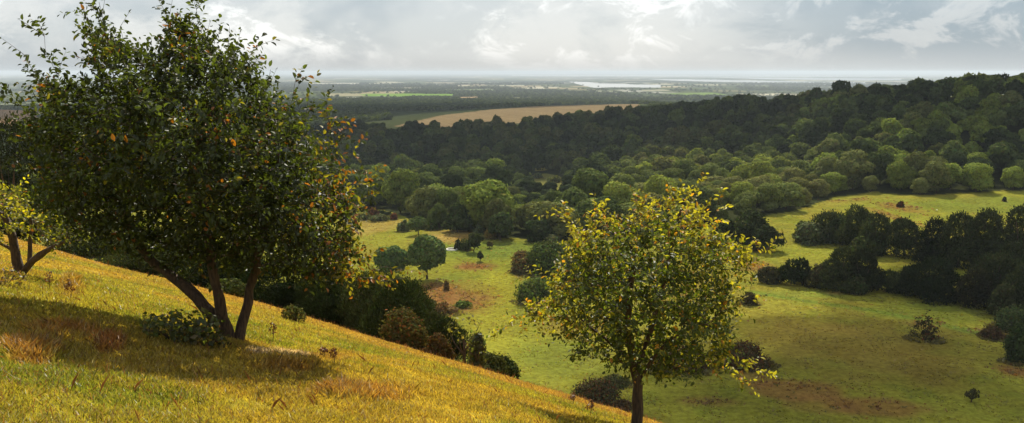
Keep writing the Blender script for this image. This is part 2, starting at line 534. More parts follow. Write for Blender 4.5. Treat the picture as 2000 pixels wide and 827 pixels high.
def cards(n, card, W, D, z0, z1, nl, kind, tri=False, spray=0.0, jit=.75, under=-.55, fringe=.12):
    """leaf clumps over the lobes of a crown -> verts (n,k,3) and outward normals"""
    Ls = lobes_for(W, D, z0, z1, nl, kind)
    P = np.zeros((0, 3)); Nn = np.zeros((0, 3)); Li = np.zeros(0, int)
    wgt = Ls[:, 3] * Ls[:, 5]; wgt = wgt / wgt.sum()
    while len(P) < n:
        m = n * 3
        li = rng.choice(len(Ls), m, p=wgt)
        d = rand_dirs(m)
        d = d[d[:, 2] > under]; li = li[:len(d)]
        c = Ls[li, :3]; ax = Ls[li, 3:6]
        k = 1 + fringe * rng.normal(size=(len(d), 1)) * .7 - .05
        p = c + d * ax * k
        # drop what lies deep inside another lobe
        keep = np.ones(len(p), bool)
        for q in range(len(Ls)):
            e = (((p - Ls[q, :3]) / (Ls[q, 3:6] * .84)) ** 2).sum(1) < 1
            keep &= ~(e & (li != q))
        keep &= p[:, 2] > z0 * .9
        P = np.concatenate([P, p[keep]]); Nn = np.concatenate([Nn, unit(d / ax)[keep]]); Li = np.concatenate([Li, li[keep]])
    P, Nn, Li = P[:n], Nn[:n], Li[:n]
    nn = unit(Nn + jit * rng.normal(size=P.shape) * .6)
    t1 = unit(np.cross(nn, rand_dirs(n)))
    if spray > 0:
        up = unit(Nn + np.array([0, 0, .8]) + .5 * rng.normal(size=P.shape))
        t1 = unit(up - nn * (up * nn).sum(1, keepdims=True) * (1 - spray * .6))
    t2 = unit(np.cross(nn, t1))
    s = card * rng.uniform(.6, 1.35, (n, 1))
    asp = .62 if spray == 0 else .34
    if tri:
        V = np.stack([P + t1 * s * .7, P - t1 * s * .45 + t2 * s * .62, P - t1 * s * .4 - t2 * s * .6], 1)
    else:
        V = np.stack([P + t1 * s * .6, P + t2 * s * asp * .6 + t1 * s * .06, P - t1 * s * .55, P - t2 * s * asp * .6 - t1 * s * .04], 1)
    return V, Nn, Li


def tints(n, k, base, Li, var=.28, accent=None, acc=0.0):
    lob = 1 + (np.array([(i * 7919 % 97) / 97 for i in range(int(Li.max()) + 1)])[Li] - .5) * .35
    c = np.array(base)[None] * (lob * (1 + var * rng.normal(size=n)).clip(.45, 1.9))[:, None]
    c = c * (1 + .10 * rng.normal(size=(n, 3)))
    if accent is not None and acc > 0:
        m = rng.random(n) < acc
        c[m] = np.array(accent) * rng.uniform(.6, 1.3, (m.sum(), 1))
    return np.repeat(np.clip(c, .003, .9), k, 0)


def tube(pts, rads, sides=6):
    pts = np.asarray(pts, float); n = len(pts)
    T = np.gradient(pts, axis=0) if n > 1 else np.array([[0, 0, 1.]])
    T = unit(T)
    ref = np.where(np.abs(T[:, 2:3]) < .9, np.array([[0, 0, 1.]]), np.array([[1., 0, 0]]))
    U = unit(np.cross(T, ref)); Wv = np.cross(T, U)
    a = np.arange(sides) * 2 * math.pi / sides
    V = pts[:, None] + np.asarray(rads)[:, None, None] * (U[:, None] * np.cos(a)[None, :, None] + Wv[:, None] * np.sin(a)[None, :, None])
    idx = np.arange(n * sides).reshape(n, sides)
    f = np.stack([idx[:-1], np.roll(idx[:-1], -1, 1), np.roll(idx[1:], -1, 1), idx[1:]], -1).reshape(-1, 4)
    return V.reshape(-1, 3), f


def join_tubes(ts):
    V, Fs, n = [], [], 0
    for v, f in ts:
        V.append(v); Fs.append(f + n); n += len(v)
    return np.concatenate(V), np.concatenate(Fs)


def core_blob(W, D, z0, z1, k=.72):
    """solid core added inside a crown against light leaks, darkened as inner shade"""
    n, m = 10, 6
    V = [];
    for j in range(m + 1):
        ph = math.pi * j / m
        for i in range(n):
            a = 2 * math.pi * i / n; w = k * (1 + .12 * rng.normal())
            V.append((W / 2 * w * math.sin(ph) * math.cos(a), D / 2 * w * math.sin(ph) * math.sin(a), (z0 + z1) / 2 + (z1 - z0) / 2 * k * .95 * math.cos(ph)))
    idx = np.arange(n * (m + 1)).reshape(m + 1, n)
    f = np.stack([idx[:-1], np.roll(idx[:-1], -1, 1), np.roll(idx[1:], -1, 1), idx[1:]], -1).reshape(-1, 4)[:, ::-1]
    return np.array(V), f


def crown_mesh(name, W, D, z0, z1, n, card, base, mat, nl=14, kind='dome', spray=0.0, accent=None, acc=0.0, jit=.75, fringe=.12, core=.66, var=.28):
    V, Nn, Li = cards(n, card, W, D, z0, z1, nl, kind, spray=spray, jit=jit, fringe=fringe)
    tt = tints(n, 4, base, Li, accent=accent, acc=acc, var=var)
    Vf = V.reshape(-1, 3); f = np.arange(n * 4).reshape(-1, 4)
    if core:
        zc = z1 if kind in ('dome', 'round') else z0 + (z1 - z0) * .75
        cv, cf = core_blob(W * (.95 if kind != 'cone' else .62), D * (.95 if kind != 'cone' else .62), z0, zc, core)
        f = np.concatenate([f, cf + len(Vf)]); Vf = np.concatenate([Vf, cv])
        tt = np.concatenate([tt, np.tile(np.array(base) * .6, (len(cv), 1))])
    return mesh_new(name, Vf, [f], mat, tt)


def trunk_mesh(name, H, r, lean=.0, forks=4, spread=.3):
    ts = []
    p = [np.array([0, 0, -.4 - r])]
    for k in range(5):
        p.append(np.array([lean * H * (k + 1) / 5 + .04 * H * rng.normal() * .4, .02 * H * rng.normal(), H * .5 * (k + 1) / 5]))
    ts.append(tube(p, np.linspace(r * 1.15, r * .7, 6)))
    for q in range(forks):
        a = rng.random() * 6.283; s0 = p[2 + q % 3]
        e = s0 + np.array([math.cos(a) * spread * H, math.sin(a) * spread * H, H * .42])
        mid = (s0 + e) / 2 + np.array([math.cos(a), math.sin(a), 0]) * .05 * H
        ts.append(tube([s0, mid, e], [r * .55, r * .35, r * .12]))
    v, f = join_tubes(ts)
    return mesh_new(name, v, [f], M_BARK, smooth=True)


GREEN = (.095, .125, .03); YEW = (.042, .052, .021)

# ------------------------------------------------------------------ single trees and shrubs of the valley
def size_at(px, base_row, w, h, tmin=70):
    B = hit(px, base_row, tmin)
    return B, w * B[1] / F, h * B[1] / F


def valley_tree(name, px, row, w, h, label, cat, group=None, kind='dome', base=GREEN, mat=None, stem=.16, n=None, nl=16, spray=0.0, accent=None, acc=0.0, fringe=.12, core=.66, tmin=70, color=(1, 1, 1), depth=None):
    B, W, H = size_at(px, row, w, h, tmin)
    pxm = F * .512 / B[1]                         # pixels of the picture per metre
    card = max(.05, 2.6 / pxm)
    D = W * (depth or .9)
    area = 3.6 * W * H
    n = n or int(np.clip(2.4 * area / (card * card * .42), 250, 9000))
    root = link(name, None, tuple(B), rz=rng.random() * 6.28 if kind == 'dome' else 0)
    tag(root, label, cat, group)
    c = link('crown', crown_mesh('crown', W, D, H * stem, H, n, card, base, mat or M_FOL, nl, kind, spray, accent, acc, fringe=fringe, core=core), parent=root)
    c.color = (*color, 1)
    if stem > 0:
        link('trunk', trunk_mesh('trunk', H, max(.09, H * .028), forks=5), parent=root)
    return root


SKIRT = []


def shrub(px, row, w, h, label, cat='shrub', group=None, base=GREEN, name='shrub', mat=None, accent=None, acc=0.0, fringe=.34, tmin=70, n=None, core=.48, nl=12, kind='bush', spray=0.0, depth=None, stems=0):
    B, W, H = size_at(px, row, w, h, tmin)
    pxm = F * .512 / B[1]
    card = max(.05, 2.4 / pxm)
    D = W * (depth or .85)
    n = n or int(np.clip(2.2 * 3.2 * W * H / (card * card * .42), 150, 7000))
    base = tuple(1.3 * q for q in base)
    SKIRT.append((B[0], B[1], W, D))
    me = crown_mesh(name, W, D, -.03 * H, H, n, card, base, mat or M_FOL, nl, kind, spray, accent, acc, fringe=fringe, core=core)
    o = link(name, me, tuple(B - np.array([0, 0, .06 * H])))
    tag(o, label, cat, group)
    if stems:
        ts = []
        for k in range(stems):
            a = rng.random() * 6.283; l = rng.uniform(.6, 1.05)
            ts.append(tube([(0, 0, -.1), (.12 * W * math.cos(a), .12 * D * math.sin(a), .45 * H * l), (.3 * W * math.cos(a), .3 * D * math.sin(a), H * l)], [.03 * H ** .5, .02 * H ** .5, .008 * H ** .5], 4))
        v, f = join_tubes(ts)
        link('branches', mesh_new('branches', v, [f], M_BARK, smooth=True), parent=o)
    return o


# --- trees on the valley meadow
valley_tree('broadleaf_tree', 835, 545, 74, 90, 'full round green tree on a short trunk, its shadow on the meadow', 'tree', base=(.10, .14, .048), stem=.14, kind='round', nl=34)
valley_tree('broadleaf_tree', 766, 540, 72, 62, 'rounded green tree left of the full tree with a visible trunk', 'tree', base=(.10, .145, .052), stem=.06, kind='round', nl=26)
valley_tree('broadleaf_tree', 817, 459, 42, 36, 'small round-headed green tree standing alone before the valley wood', 'tree', base=(.085, .115, .038), stem=.2, kind='round', nl=24)
valley_tree('broadleaf_tree', 832, 440, 40, 34, 'dark bushy tree just behind the small round-headed tree', 'tree', base=(.045, .06, .016), stem=.1)
shrub(788, 453, 24, 26, 'grey-green bush left of the small round-headed tree', base=(.07, .08, .035))
shrub(845, 450, 22, 22, 'green bush right of the small round-headed tree', base=(.05, .07, .02))
shrub(862, 444, 16, 18, 'dark olive bush at the wood edge beside the rusty bare patch', base=(.04, .05, .018))
shrub(730, 424, 22, 20, 'russet bush at the edge of the straw-coloured clearing', base=(.09, .045, .022))
shrub(742, 432, 36, 14, 'low grey-green thicket in the straw-coloured clearing', base=(.06, .065, .03), depth=1.2)
shrub(752, 420, 26, 9, 'flat dark hedge-like bush behind the russet bush', base=(.035, .045, .02))
shrub(769, 430, 14, 13, 'small round maroon bush between clearing and wood', base=(.075, .03, .018))
shrub(712, 430, 30, 15, 'olive scrub beside the big left tree, far down in the clearing', base=(.07, .075, .025))
valley_tree('hawthorn_tree', 926, 493, 32, 38, 'dark lopsided tree on the meadow beside the round pond', 'tree', base=(.045, .055, .018), stem=.1, fringe=.25)
shrub(909, 489, 22, 22, 'olive bush against the dark lopsided tree', base=(.05, .06, .02))
shrub(895, 487, 16, 20, 'dark round bush right of the pond', base=(.025, .032, .014))
valley_tree('sapling', 938, 511, 12, 20, 'tiny dark sapling at the rim of the rusty grass patch', 'sapling', base=(.04, .05, .018), stem=.25, fringe=.3, core=0)
valley_tree('sapling', 956, 485, 11, 13, 'pale thin sapling right of the dark lopsided tree', 'sapling', base=(.10, .09, .03), stem=.3, fringe=.3, core=0)
valley_tree('sapling', 1078, 478, 26, 20, 'pale grey-green flat-topped young tree by the wood edge', 'sapling', base=(.12, .13, .065), stem=.3, fringe=.3)
shrub(1065, 490, 24, 18, 'grey-olive bush below the flat-topped young tree', base=(.075, .08, .03))
shrub(1105, 492, 40, 14, 'low brown bramble by the wood edge, left of the yellow tree', base=(.05, .04, .018))
shrub(872, 567, 10, 22, 'slender russet-brown seedling bush by the path of bright grass', base=(.09, .06, .025), core=0, stems=3)
shrub(905, 600, 32, 13, 'bright green low shrub in the rusty bracken', base=(.07, .10, .02))
shrub(872, 612, 46, 22, 'brown dry bracken bush below the full round tree', base=(.11, .075, .03), accent=(.14, .06, .02), acc=.3)
shrub(838, 606, 40, 20, 'olive bracken clump left of the dry bracken bush', base=(.09, .08, .028))
G = 'bushes left of the yellow tree'
shrub(1048, 588, 76, 50, 'broad rounded olive-green bush, largest left of the yellow tree', base=(.065, .085, .022), group=G)
shrub(1022, 532, 46, 34, 'brown-tinged bush above the broad olive-green bush', base=(.085, .075, .03), group=G, accent=(.12, .06, .025), acc=.3)
shrub(1066, 534, 84, 60, 'dark green bush half hidden by the yellow tree', base=(.045, .06, .018), group=G)
shrub(1120, 545, 60, 60, 'pale green thicket behind the left leaves of the yellow tree', base=(.075, .085, .028), group=G)
shrub(1165, 560, 70, 62, 'dark thicket directly behind the yellow tree crown', base=(.04, .05, .018), group=G)
shrub(1330, 720, 120, 44, 'brown bramble bank low behind the yellow tree trunk', base=(.06, .05, .02), accent=(.10, .045, .02), acc=.3, depth=.7)
shrub(1445, 712, 110, 48, 'brown bramble mound right of the yellow tree', base=(.065, .05, .022), accent=(.10, .04, .018), acc=.3, core=.5)
shrub(1463, 594, 30, 26, 'round dark brown bush alone on the lower meadow', base=(.05, .042, .02))
shrub(1806, 664, 56, 54, 'ragged dark bush alone in the middle of the lower meadow', base=(.045, .04, .018), accent=(.12, .04, .02), acc=.18, fringe=.5, core=.28, stems=9, n=420)
shrub(1942, 660, 50, 22, 'low maroon-brown bramble by the dark bushes at right', base=(.06, .038, .02))
shrub(1972, 642, 62, 50, 'large grey-green bush on the right edge of the meadow', base=(.045, .06, .025))
shrub(1990, 706, 60, 78, 'dark leafy bush at the right border of the picture', base=(.035, .05, .016))
valley_tree('sapling', 1898, 786, 30, 26, 'thin bare-looking sapling alone near the lower right corner', 'sapling', base=(.06, .055, .025), stem=.3, fringe=.35, core=0, n=220)
shrub(1758, 405, 14, 12, 'small dark shrub on a rusty patch of the upper meadow', base=(.03, .02, .012), accent=(.12, .03, .015), acc=.3)
shrub(1528, 468, 5, 14, 'lone dark juniper bush like a post on the bright meadow', base=(.02, .025, .012), kind='cone')
shrub(1731, 438, 9, 14, 'tiny dark juniper bush by the yew clump', base=(.02, .025, .012), kind='cone')
shrub(1961, 394, 5, 9, 'speck of a bush far right on the upper meadow', base=(.02, .025, .012))
shrub(1165, 792, 92, 52, 'dark straggling bramble just below the grassy brow', base=(.05, .045, .02), accent=(.12, .045, .02), acc=.2, fringe=.35, core=.4, stems=8, tmin=60)
shrub(1215, 800, 40, 22, 'small rusty bramble beside the yellow tree trunk', base=(.07, .045, .02), tmin=60, fringe=.35)
shrub(1205, 752, 56, 20, 'low dark scrub in the valley left of the yellow tree trunk', base=(.05, .05, .018))

valley_tree('broadleaf_tree', 978, 470, 52, 58, 'mid-green tree with a lit crown at the meadow end of the valley wood', 'tree', base=(.06, .08, .028), stem=.1)
valley_tree('broadleaf_tree', 893, 454, 62, 58, 'dark domed tree at the wood edge above the rusty bare patch', 'tree', base=(.05, .068, .024), stem=.04, kind='mound')
valley_tree('broadleaf_tree', 1056, 473, 64, 46, 'low dark dome of a tree at the wood edge left of the yellow tree', 'tree', base=(.042, .056, .022), stem=.02, kind='mound')
shrub(957, 466, 26, 24, 'yellowing bush at the wood edge beside the mid-green tree', base=(.16, .12, .03))
shrub(936, 458, 22, 22, 'pale green bush left of the yellowing bush', base=(.09, .11, .05))
shrub(1020, 505, 30, 18, 'brown bush on the meadow above the brown-tinged bush', base=(.08, .06, .026), group=G)
shrub(1092, 505, 54, 34, 'grey-green thicket above the dark green half-hidden bush', base=(.07, .08, .032), group=G)

shrub(1082, 356, 26, 13, 'low olive scrub in the rough glade inside the valley wood', base=(.07, .075, .026))
shrub(1052, 349, 18, 11, 'small grey bush deep in the glade of the valley wood', base=(.075, .085, .04))

# --- dark yews and bushes right of the meadow
YG = 'dark yews and bushes right of the meadow'
def yew(px, row, w, h, label, base=YEW, kind='cone', spray=.8, stem=.05, nl=26, name='yew_tree', color=(1, 1, 1), acc=0.0, accent=None, tmin=70, depth=.9):
    if kind == 'dome': kind = 'mound'; stem = .01
    acc, accent = (.16, (.062, .072, .026)) if base == YEW else (acc, accent)
    return valley_tree(name, px, row, w * 1.06, h, label, 'tree', YG, kind=kind, base=base, mat=M_YEW, stem=stem, nl=nl, spray=spray, fringe=.26, core=.58, color=color, acc=acc, accent=accent, tmin=tmin, depth=depth)

OLV = (.042, .052, .016)
yew(1612, 474, 74, 62, 'dark flat-topped yew at the back left of the upper clump', kind='dome')
yew(1588, 476, 62, 42, 'pale sage-green bush at the front of the upper clump', base=(.085, .10, .045), kind='dome', name='whitebeam_tree', spray=0)
yew(1640, 474, 64, 52, 'olive-green bush beside the pale sage bush', base=(.055, .07, .026), kind='dome', name='thorn_tree', spray=0)
yew(1670, 484, 76, 84, 'tall dark yew topping the upper clump', kind='dome')
yew(1708, 496, 60, 80, 'dark yew at the right end of the upper clump', kind='dome')
yew(1566, 470, 40, 38, 'small dark yew at the left end of the upper clump', kind='dome')
yew(1690, 500, 60, 40, 'low olive thorn under the upper clump', base=OLV, kind='bush', name='thorn_tree', spray=0)
yew(1545, 555, 58, 50, 'dark pointed yew leading the lower row', base=(.022, .032, .012))
yew(1505, 552, 50, 32, 'low brownish thorn at the left tip of the lower row', base=(.042, .040, .018), kind='bush', name='thorn_tree', spray=0)
yew(1568, 556, 44, 52, 'dark green yew with a bright edge in the lower row', base=(.026, .036, .014))
yew(1600, 560, 60, 46, 'brown-green thorn between two yews of the lower row', base=(.045, .042, .018), kind='bush', name='thorn_tree', spray=0)
yew(1640, 566, 84, 84, 'broad dark yew in the middle of the lower row')
yew(1686, 570, 72, 84, 'rounded yew with an olive crown in the lower row', base=(.026, .032, .013), kind='dome')
yew(1668, 574, 46, 36, 'small green bush in front of the lower row', base=(.045, .055, .02), kind='bush', name='thorn_tree', spray=0)
yew(1735, 568, 54, 40, 'low black-green yew in the gap of the lower row', kind='bush')
yew(1768, 575, 74, 58, 'squat dark yew left of the great round yew', kind='dome')
yew(1820, 585, 116, 84, 'great round dark green yew on the right of the meadow', base=(.020, .028, .012), kind='dome', nl=34)
yew(1765, 500, 78, 72, 'dark yew standing behind the strip of bright grass', kind='dome')
yew(1822, 515, 80, 90, 'dark yew with a grey-green sheen in the right-hand mass', base=(.020, .027, .014), kind='dome')
yew(1872, 522, 92, 108, 'tall black-green yew of the right-hand mass', kind='dome')
yew(1925, 520, 92, 112, 'wide black-green yew of the right-hand mass', kind='dome')
yew(1985, 520, 92, 118, 'tallest dark yew at the right border', kind='dome')
yew(1935, 492, 40, 38, 'grey-green thorn among the black yews', base=(.05, .06, .03), kind='dome', name='thorn_tree', spray=0)
yew(1905, 600, 70, 80, 'brownish yew at the front of the right-hand mass', base=(.026, .026, .013), kind='dome')
yew(1945, 585, 84, 96, 'dark yew behind the brownish yew', kind='dome')
yew(1955, 616, 62, 64, 'olive thorn at the lower corner of the yew mass', base=(.040, .046, .018), kind='dome', name='thorn_tree', spray=0)
yew(1992, 606, 72, 96, 'black yew above the large grey-green bush', kind='dome')
yew(2050, 600, 100, 120, 'black yew past the right border', kind='dome')
yew(1975, 560, 84, 90, 'dark yew in the middle of the right-hand mass', kind='dome')
# dark bushes by the right shoulder of the yellow tree
yew(1462, 482, 84, 74, 'dark green bush mass right of the yellow tree top', base=(.035, .045, .016), kind='dome', name='thorn_tree', spray=0)
yew(1492, 490, 66, 50, 'lower dark thorn with its shadow on the bright grass', base=(.028, .036, .014), kind='dome', name='thorn_tree', spray=0)
yew(1420, 478, 60, 50, 'dark thorn half hidden by the yellow tree', base=(.03, .04, .015), kind='dome', name='thorn_tree', spray=0)

# ------------------------------------------------------------------ the bank of yews just under the brow
def bank_plant(name, px, top, w, h, d, label, cat='tree', base=YEW, kind='dome', spray=.8, mat=None, n=None, accent=None, acc=0.0, stem=.03, fringe=.22, nl=26, core=.62, group=None, card=None):
    """stands on the steep bank at depth d, its top reaching a given sight line"""
    T = at_depth(px, top, d)
    zb = float(height(T[0:1], T[1:2])[0])
    if kind == 'dome' and mat is None: kind = 'mound'; w *= 1.15; fringe = .32
    W = w * d / F; H = max(T[2] - zb, h * d / F)
    B = np.array([T[0], T[1], T[2] - H])
    if B[2] > zb: B[2] = zb
    H = T[2] - B[2]
    pxm = F * .512 / d
    card = card or max(.07, 2.6 / pxm)
    n = n or int(np.clip(2.0 * 3.4 * W * H / (card * card * .42), 400, 14000))
    root = link(name, None, tuple(B)); tag(root, label, cat, group)
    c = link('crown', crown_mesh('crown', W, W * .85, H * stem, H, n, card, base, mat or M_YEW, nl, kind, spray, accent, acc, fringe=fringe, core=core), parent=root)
    link('trunk', trunk_mesh('trunk', H, max(.06, H * .025), forks=5), parent=root)
    return root

BG = 'trees on the bank under the brow'
bank_plant('yew_tree', 300, 452, 220, 100, 50, 'black yew behind the left stem of the big tree', group=BG)
bank_plant('yew_tree', 190, 425, 190, 90, 58, 'black yew beyond the brow, left of the big tree stems', group=BG)
bank_plant('yew_tree', 60, 372, 180, 100, 66, 'dark yew on the far left behind the small thorn tree', group=BG)
bank_plant('yew_tree', 5, 235, 150, 150, 80, 'tall dark tree at the left border behind the leaves', group=BG, base=(.024, .030, .012))
bank_plant('yew_tree', -70, 260, 150, 150, 84, 'dark tree past the left border', group=BG)
bank_plant('yew_tree', 430, 470, 180, 120, 46, 'dark yew seen between the stems of the big tree', group=BG, base=(.018, .025, .010))
bank_plant('thorn_tree', 445, 545, 90, 50, 40, 'olive green bush low between the big tree stems', group=BG, base=(.05, .058, .018), mat=M_FOL, spray=0)
bank_plant('yew_tree', 555, 500, 170, 140, 43, 'dark yew to the right of the big tree stems', group=BG, base=(.017, .025, .010))
bank_plant('yew_tree', 640, 520, 150, 140, 40, 'dark green yew with pale tips under the orange leaves', group=BG, base=(.022, .032, .012))
bank_plant('yew_tree', 735, 528, 150, 150, 38, 'big black yew in the middle of the bank', group=BG)
bank_plant('yew_tree', 800, 545, 110, 150, 37, 'feathery dark green yew right of the big black yew', group=BG, base=(.034, .043, .018))
bank_plant('yew_tree', 838, 612, 80, 90, 33, 'dark yew with olive tips above the rusty bushes', group=BG, base=(.034, .040, .017))
bank_plant('yew_tree', 880, 622, 78, 90, 31, 'last dark yew at the lower end of the bank', group=BG, base=(.028, .036, .015))
bank_plant('yew_tree', 690, 535, 150, 150, 41, 'dark yew just left of the big black yew, under the orange leaves', group=BG, base=(.026, .034, .014))
bank_plant('yew_tree', 775, 552, 120, 150, 35, 'low dark yew behind the rust and green bush', group=BG, base=(.030, .040, .016))
bank_plant('dogwood_bush', 785, 608, 92, 76, 30, 'rust and green bush in front of the black yews', 'bush', base=(.075, .068, .024), spray=0, mat=M_FOL, kind='mound', fringe=.45, core=.35, accent=(.14, .06, .025), acc=.14, group=BG)
bank_plant('dogwood_bush', 858, 652, 62, 46, 28, 'small dark red bush below the rust and green bush', 'bush', base=(.07, .048, .02), spray=0, mat=M_FOL, kind='mound', fringe=.45, core=.3, accent=(.12, .045, .02), acc=.14, group=BG)
bank_plant('spindle_bush', 932, 652, 36, 60, 28, 'upright dark leafy shrub at the end of the bank', 'bush', base=(.045, .05, .016), spray=0, mat=M_LEAF, fringe=.35, core=.3, n=500, card=.12, group=BG)
bank_plant('bramble_bush', 948, 690, 90, 50, 30, 'low green bramble at the end of the bank', 'bush', base=(.055, .060, .02), spray=0, mat=M_FOL, kind='bush', group=BG)
bank_plant('bramble_bush', 988, 695, 56, 48, 32, 'dark rounded bramble lowest on the bank', 'bush', base=(.035, .045, .016), spray=0, mat=M_FOL, kind='bush', group=BG)
bank_plant('ash_sapling', 905, 610, 62, 90, 30, 'thin bare ash sapling with a few olive leaves', 'sapling', base=(.10, .095, .03), spray=0, mat=M_LEAF, n=160, core=0, fringe=.4, card=.10, group=BG)
bank_plant('thorn_bush', 575, 596, 46, 30, 25, 'small pale green bush peeping over the brow', 'bush', base=(.085, .085, .028), spray=0, mat=M_FOL, kind='bush', n=500, fringe=.4, core=.3, group=BG)

# ------------------------------------------------------------------ woods
def scatter(n_try, rmin, rmax, azr, spacing, seed):
    """dart-thrown tree positions inside the woods"""
    g = np.random.default_rng(seed)
    az = g.uniform(*azr, n_try); r = np.sqrt(g.uniform(rmin ** 2, rmax ** 2, n_try))
    x = r * np.sin(az); y = r * np.cos(az)
    m = wood_mask(x, y); x, y = x[m], y[m]
    cell = {}; keep = []
    for i in range(len(x)):
        s = spacing * (1 + .0004 * max(0, math.hypot(x[i], y[i]) - 400))
        cx, cy = int(x[i] // 12), int(y[i] // 12); ok = True
        for a in (-1, 0, 1):
            for b in (-1, 0, 1):
                for j in cell.get((cx + a, cy + b), ()):
                    if (x[i] - x[j]) ** 2 + (y[i] - y[j]) ** 2 < s * s: ok = False; break
                if not ok: break
            if not ok: break
        if ok: cell.setdefault((cx, cy), []).append(i); keep.append(i)
    return x[keep], y[keep]


tx, ty = scatter(60000, 250, 1450, (-.68, .62), 8.0, 5)
tz = height(tx, ty)
tpx, tpy = to_px(tx, ty, tz)
tr = np.hypot(tx, ty)
order = np.argsort(tr)
tx, ty, tz, tpx, tpy, tr = [a[order] for a in (tx, ty, tz, tpx, tpy, tr)]


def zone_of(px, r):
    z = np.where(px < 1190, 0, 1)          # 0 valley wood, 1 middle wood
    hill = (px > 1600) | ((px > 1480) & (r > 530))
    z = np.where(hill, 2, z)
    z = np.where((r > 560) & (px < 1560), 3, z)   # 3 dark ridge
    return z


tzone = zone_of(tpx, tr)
# species colour: patches of paler and darker kinds, each tree its own, with sunlit zones painted brighter
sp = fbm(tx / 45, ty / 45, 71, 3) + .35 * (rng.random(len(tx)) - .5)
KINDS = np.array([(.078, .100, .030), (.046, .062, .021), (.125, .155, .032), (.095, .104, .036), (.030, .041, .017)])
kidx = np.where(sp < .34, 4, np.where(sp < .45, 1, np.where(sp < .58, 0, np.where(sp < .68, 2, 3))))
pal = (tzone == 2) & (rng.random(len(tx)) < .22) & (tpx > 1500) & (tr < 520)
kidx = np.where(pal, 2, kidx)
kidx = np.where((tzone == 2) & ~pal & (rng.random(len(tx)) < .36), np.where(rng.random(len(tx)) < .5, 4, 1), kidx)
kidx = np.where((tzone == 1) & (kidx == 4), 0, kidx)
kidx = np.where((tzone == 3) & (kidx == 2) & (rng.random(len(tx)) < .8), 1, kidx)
tcol = KINDS[kidx] * rng.uniform(.8, 1.22, (len(tx), 1)) * np.array([1.3, 1.75, 1.5, 1.05])[tzone][:, None]  # zone factors put the sunshine on the lit woods into leaf colour
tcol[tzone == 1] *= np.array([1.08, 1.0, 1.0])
tW = rng.uniform(7.0, 14.0, len(tx)); tH = tW * rng.uniform(.72, 1.12, len(tx)) + .8
tW = np.where(tzone == 1, tW * .92, tW); tH = np.where(tzone == 1, tH * .9, tH)
big = rng.random(len(tx)) < .12
fg = (tpx > 985) & (tpx < 1125) & (tr < G1[1] + 20) & (tr > 300)
tH = np.where(fg, tH * .58, tH); tW = np.where(fg, tW * .75, tW); big &= ~fg
tW = np.where(big, tW * 1.25, tW); tH = np.where(big, tH * 1.2, tH)

# prototypes share mesh data
PROTO = []
for k in range(10):
    W = 1.0
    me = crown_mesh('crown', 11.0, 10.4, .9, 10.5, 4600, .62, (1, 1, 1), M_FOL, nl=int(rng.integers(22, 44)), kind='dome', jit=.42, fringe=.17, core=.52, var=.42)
    PROTO.append(me)
PTRUNK = [trunk_mesh('trunk', 10.5, .28) for _ in range(3)]
inview = (tpx > -40) & (tpx < 2040)
indiv = np.where(inview)[0]
indiv = indiv[:300]
is_ind = np.zeros(len(tx), bool); is_ind[indiv] = True
ZN = ['in the valley wood beyond the meadow', 'in the lit middle wood behind the yellow tree', 'at the foot of the wooded hillside on the right', 'on the dark ridge']
KN = ['mid-green', 'dark green', 'bright yellow-green', 'olive', 'black-green']
for i in indiv:
    shape = 'tall' if tH[i] > tW[i] * 1.05 else 'broad' if tW[i] > tH[i] * 1.25 else 'round'
    root = link('broadleaf_tree', None, (tx[i], ty[i], tz[i] - .3), rz=rng.random() * 6.28)
    tag(root, f'{shape} {KN[kidx[i]]} tree {ZN[tzone[i]]}', 'tree', f'{shape} {KN[kidx[i]]} trees {ZN[tzone[i]]}')
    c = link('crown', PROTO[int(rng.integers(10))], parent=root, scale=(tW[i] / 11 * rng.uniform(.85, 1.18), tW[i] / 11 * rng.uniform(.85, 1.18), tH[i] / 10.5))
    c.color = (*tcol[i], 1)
    link('trunk', PTRUNK[int(rng.integers(3))], parent=root, scale=(1, 1, tH[i] / 10.5))


def merged_wood(name, sel, protos, label):
    V, C = [], []
    for i in sel:
        P, T = protos[int(rng.integers(len(protos)))]
        a = rng.random() * 6.283; ca, sa = math.cos(a), math.sin(a)
        q = P.reshape(-1, 3) * np.array([tW[i] / 11, tW[i] / 11, tH[i] / 10.5])
        q = np.stack([q[:, 0] * ca - q[:, 1] * sa + tx[i], q[:, 0] * sa + q[:, 1] * ca + ty[i], q[:, 2] + tz[i]], -1)
        V.append(q.astype(np.float32)); C.append((T * tcol[i]).astype(np.float32))
    V = np.concatenate(V); C = np.concatenate(C)
    me = mesh_new(name, V, [np.arange(len(V)).reshape(-1, 3)], M_FOL, C)
    return V, me


def lod(n, card):
    out = []
    for k in range(6):
        V, Nn, Li = cards(n, card, 11.0, 10.4, .9, 10.5, int(rng.integers(18, 34)), 'dome', tri=True, under=-.1, fringe=.15)
        T = tints(n, 3, (1, 1, 1), Li, var=.38)
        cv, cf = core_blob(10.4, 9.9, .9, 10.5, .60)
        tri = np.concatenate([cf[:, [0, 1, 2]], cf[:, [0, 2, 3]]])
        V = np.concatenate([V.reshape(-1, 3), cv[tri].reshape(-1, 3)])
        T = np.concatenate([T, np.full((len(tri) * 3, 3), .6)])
        out.append((V, T))
    return out


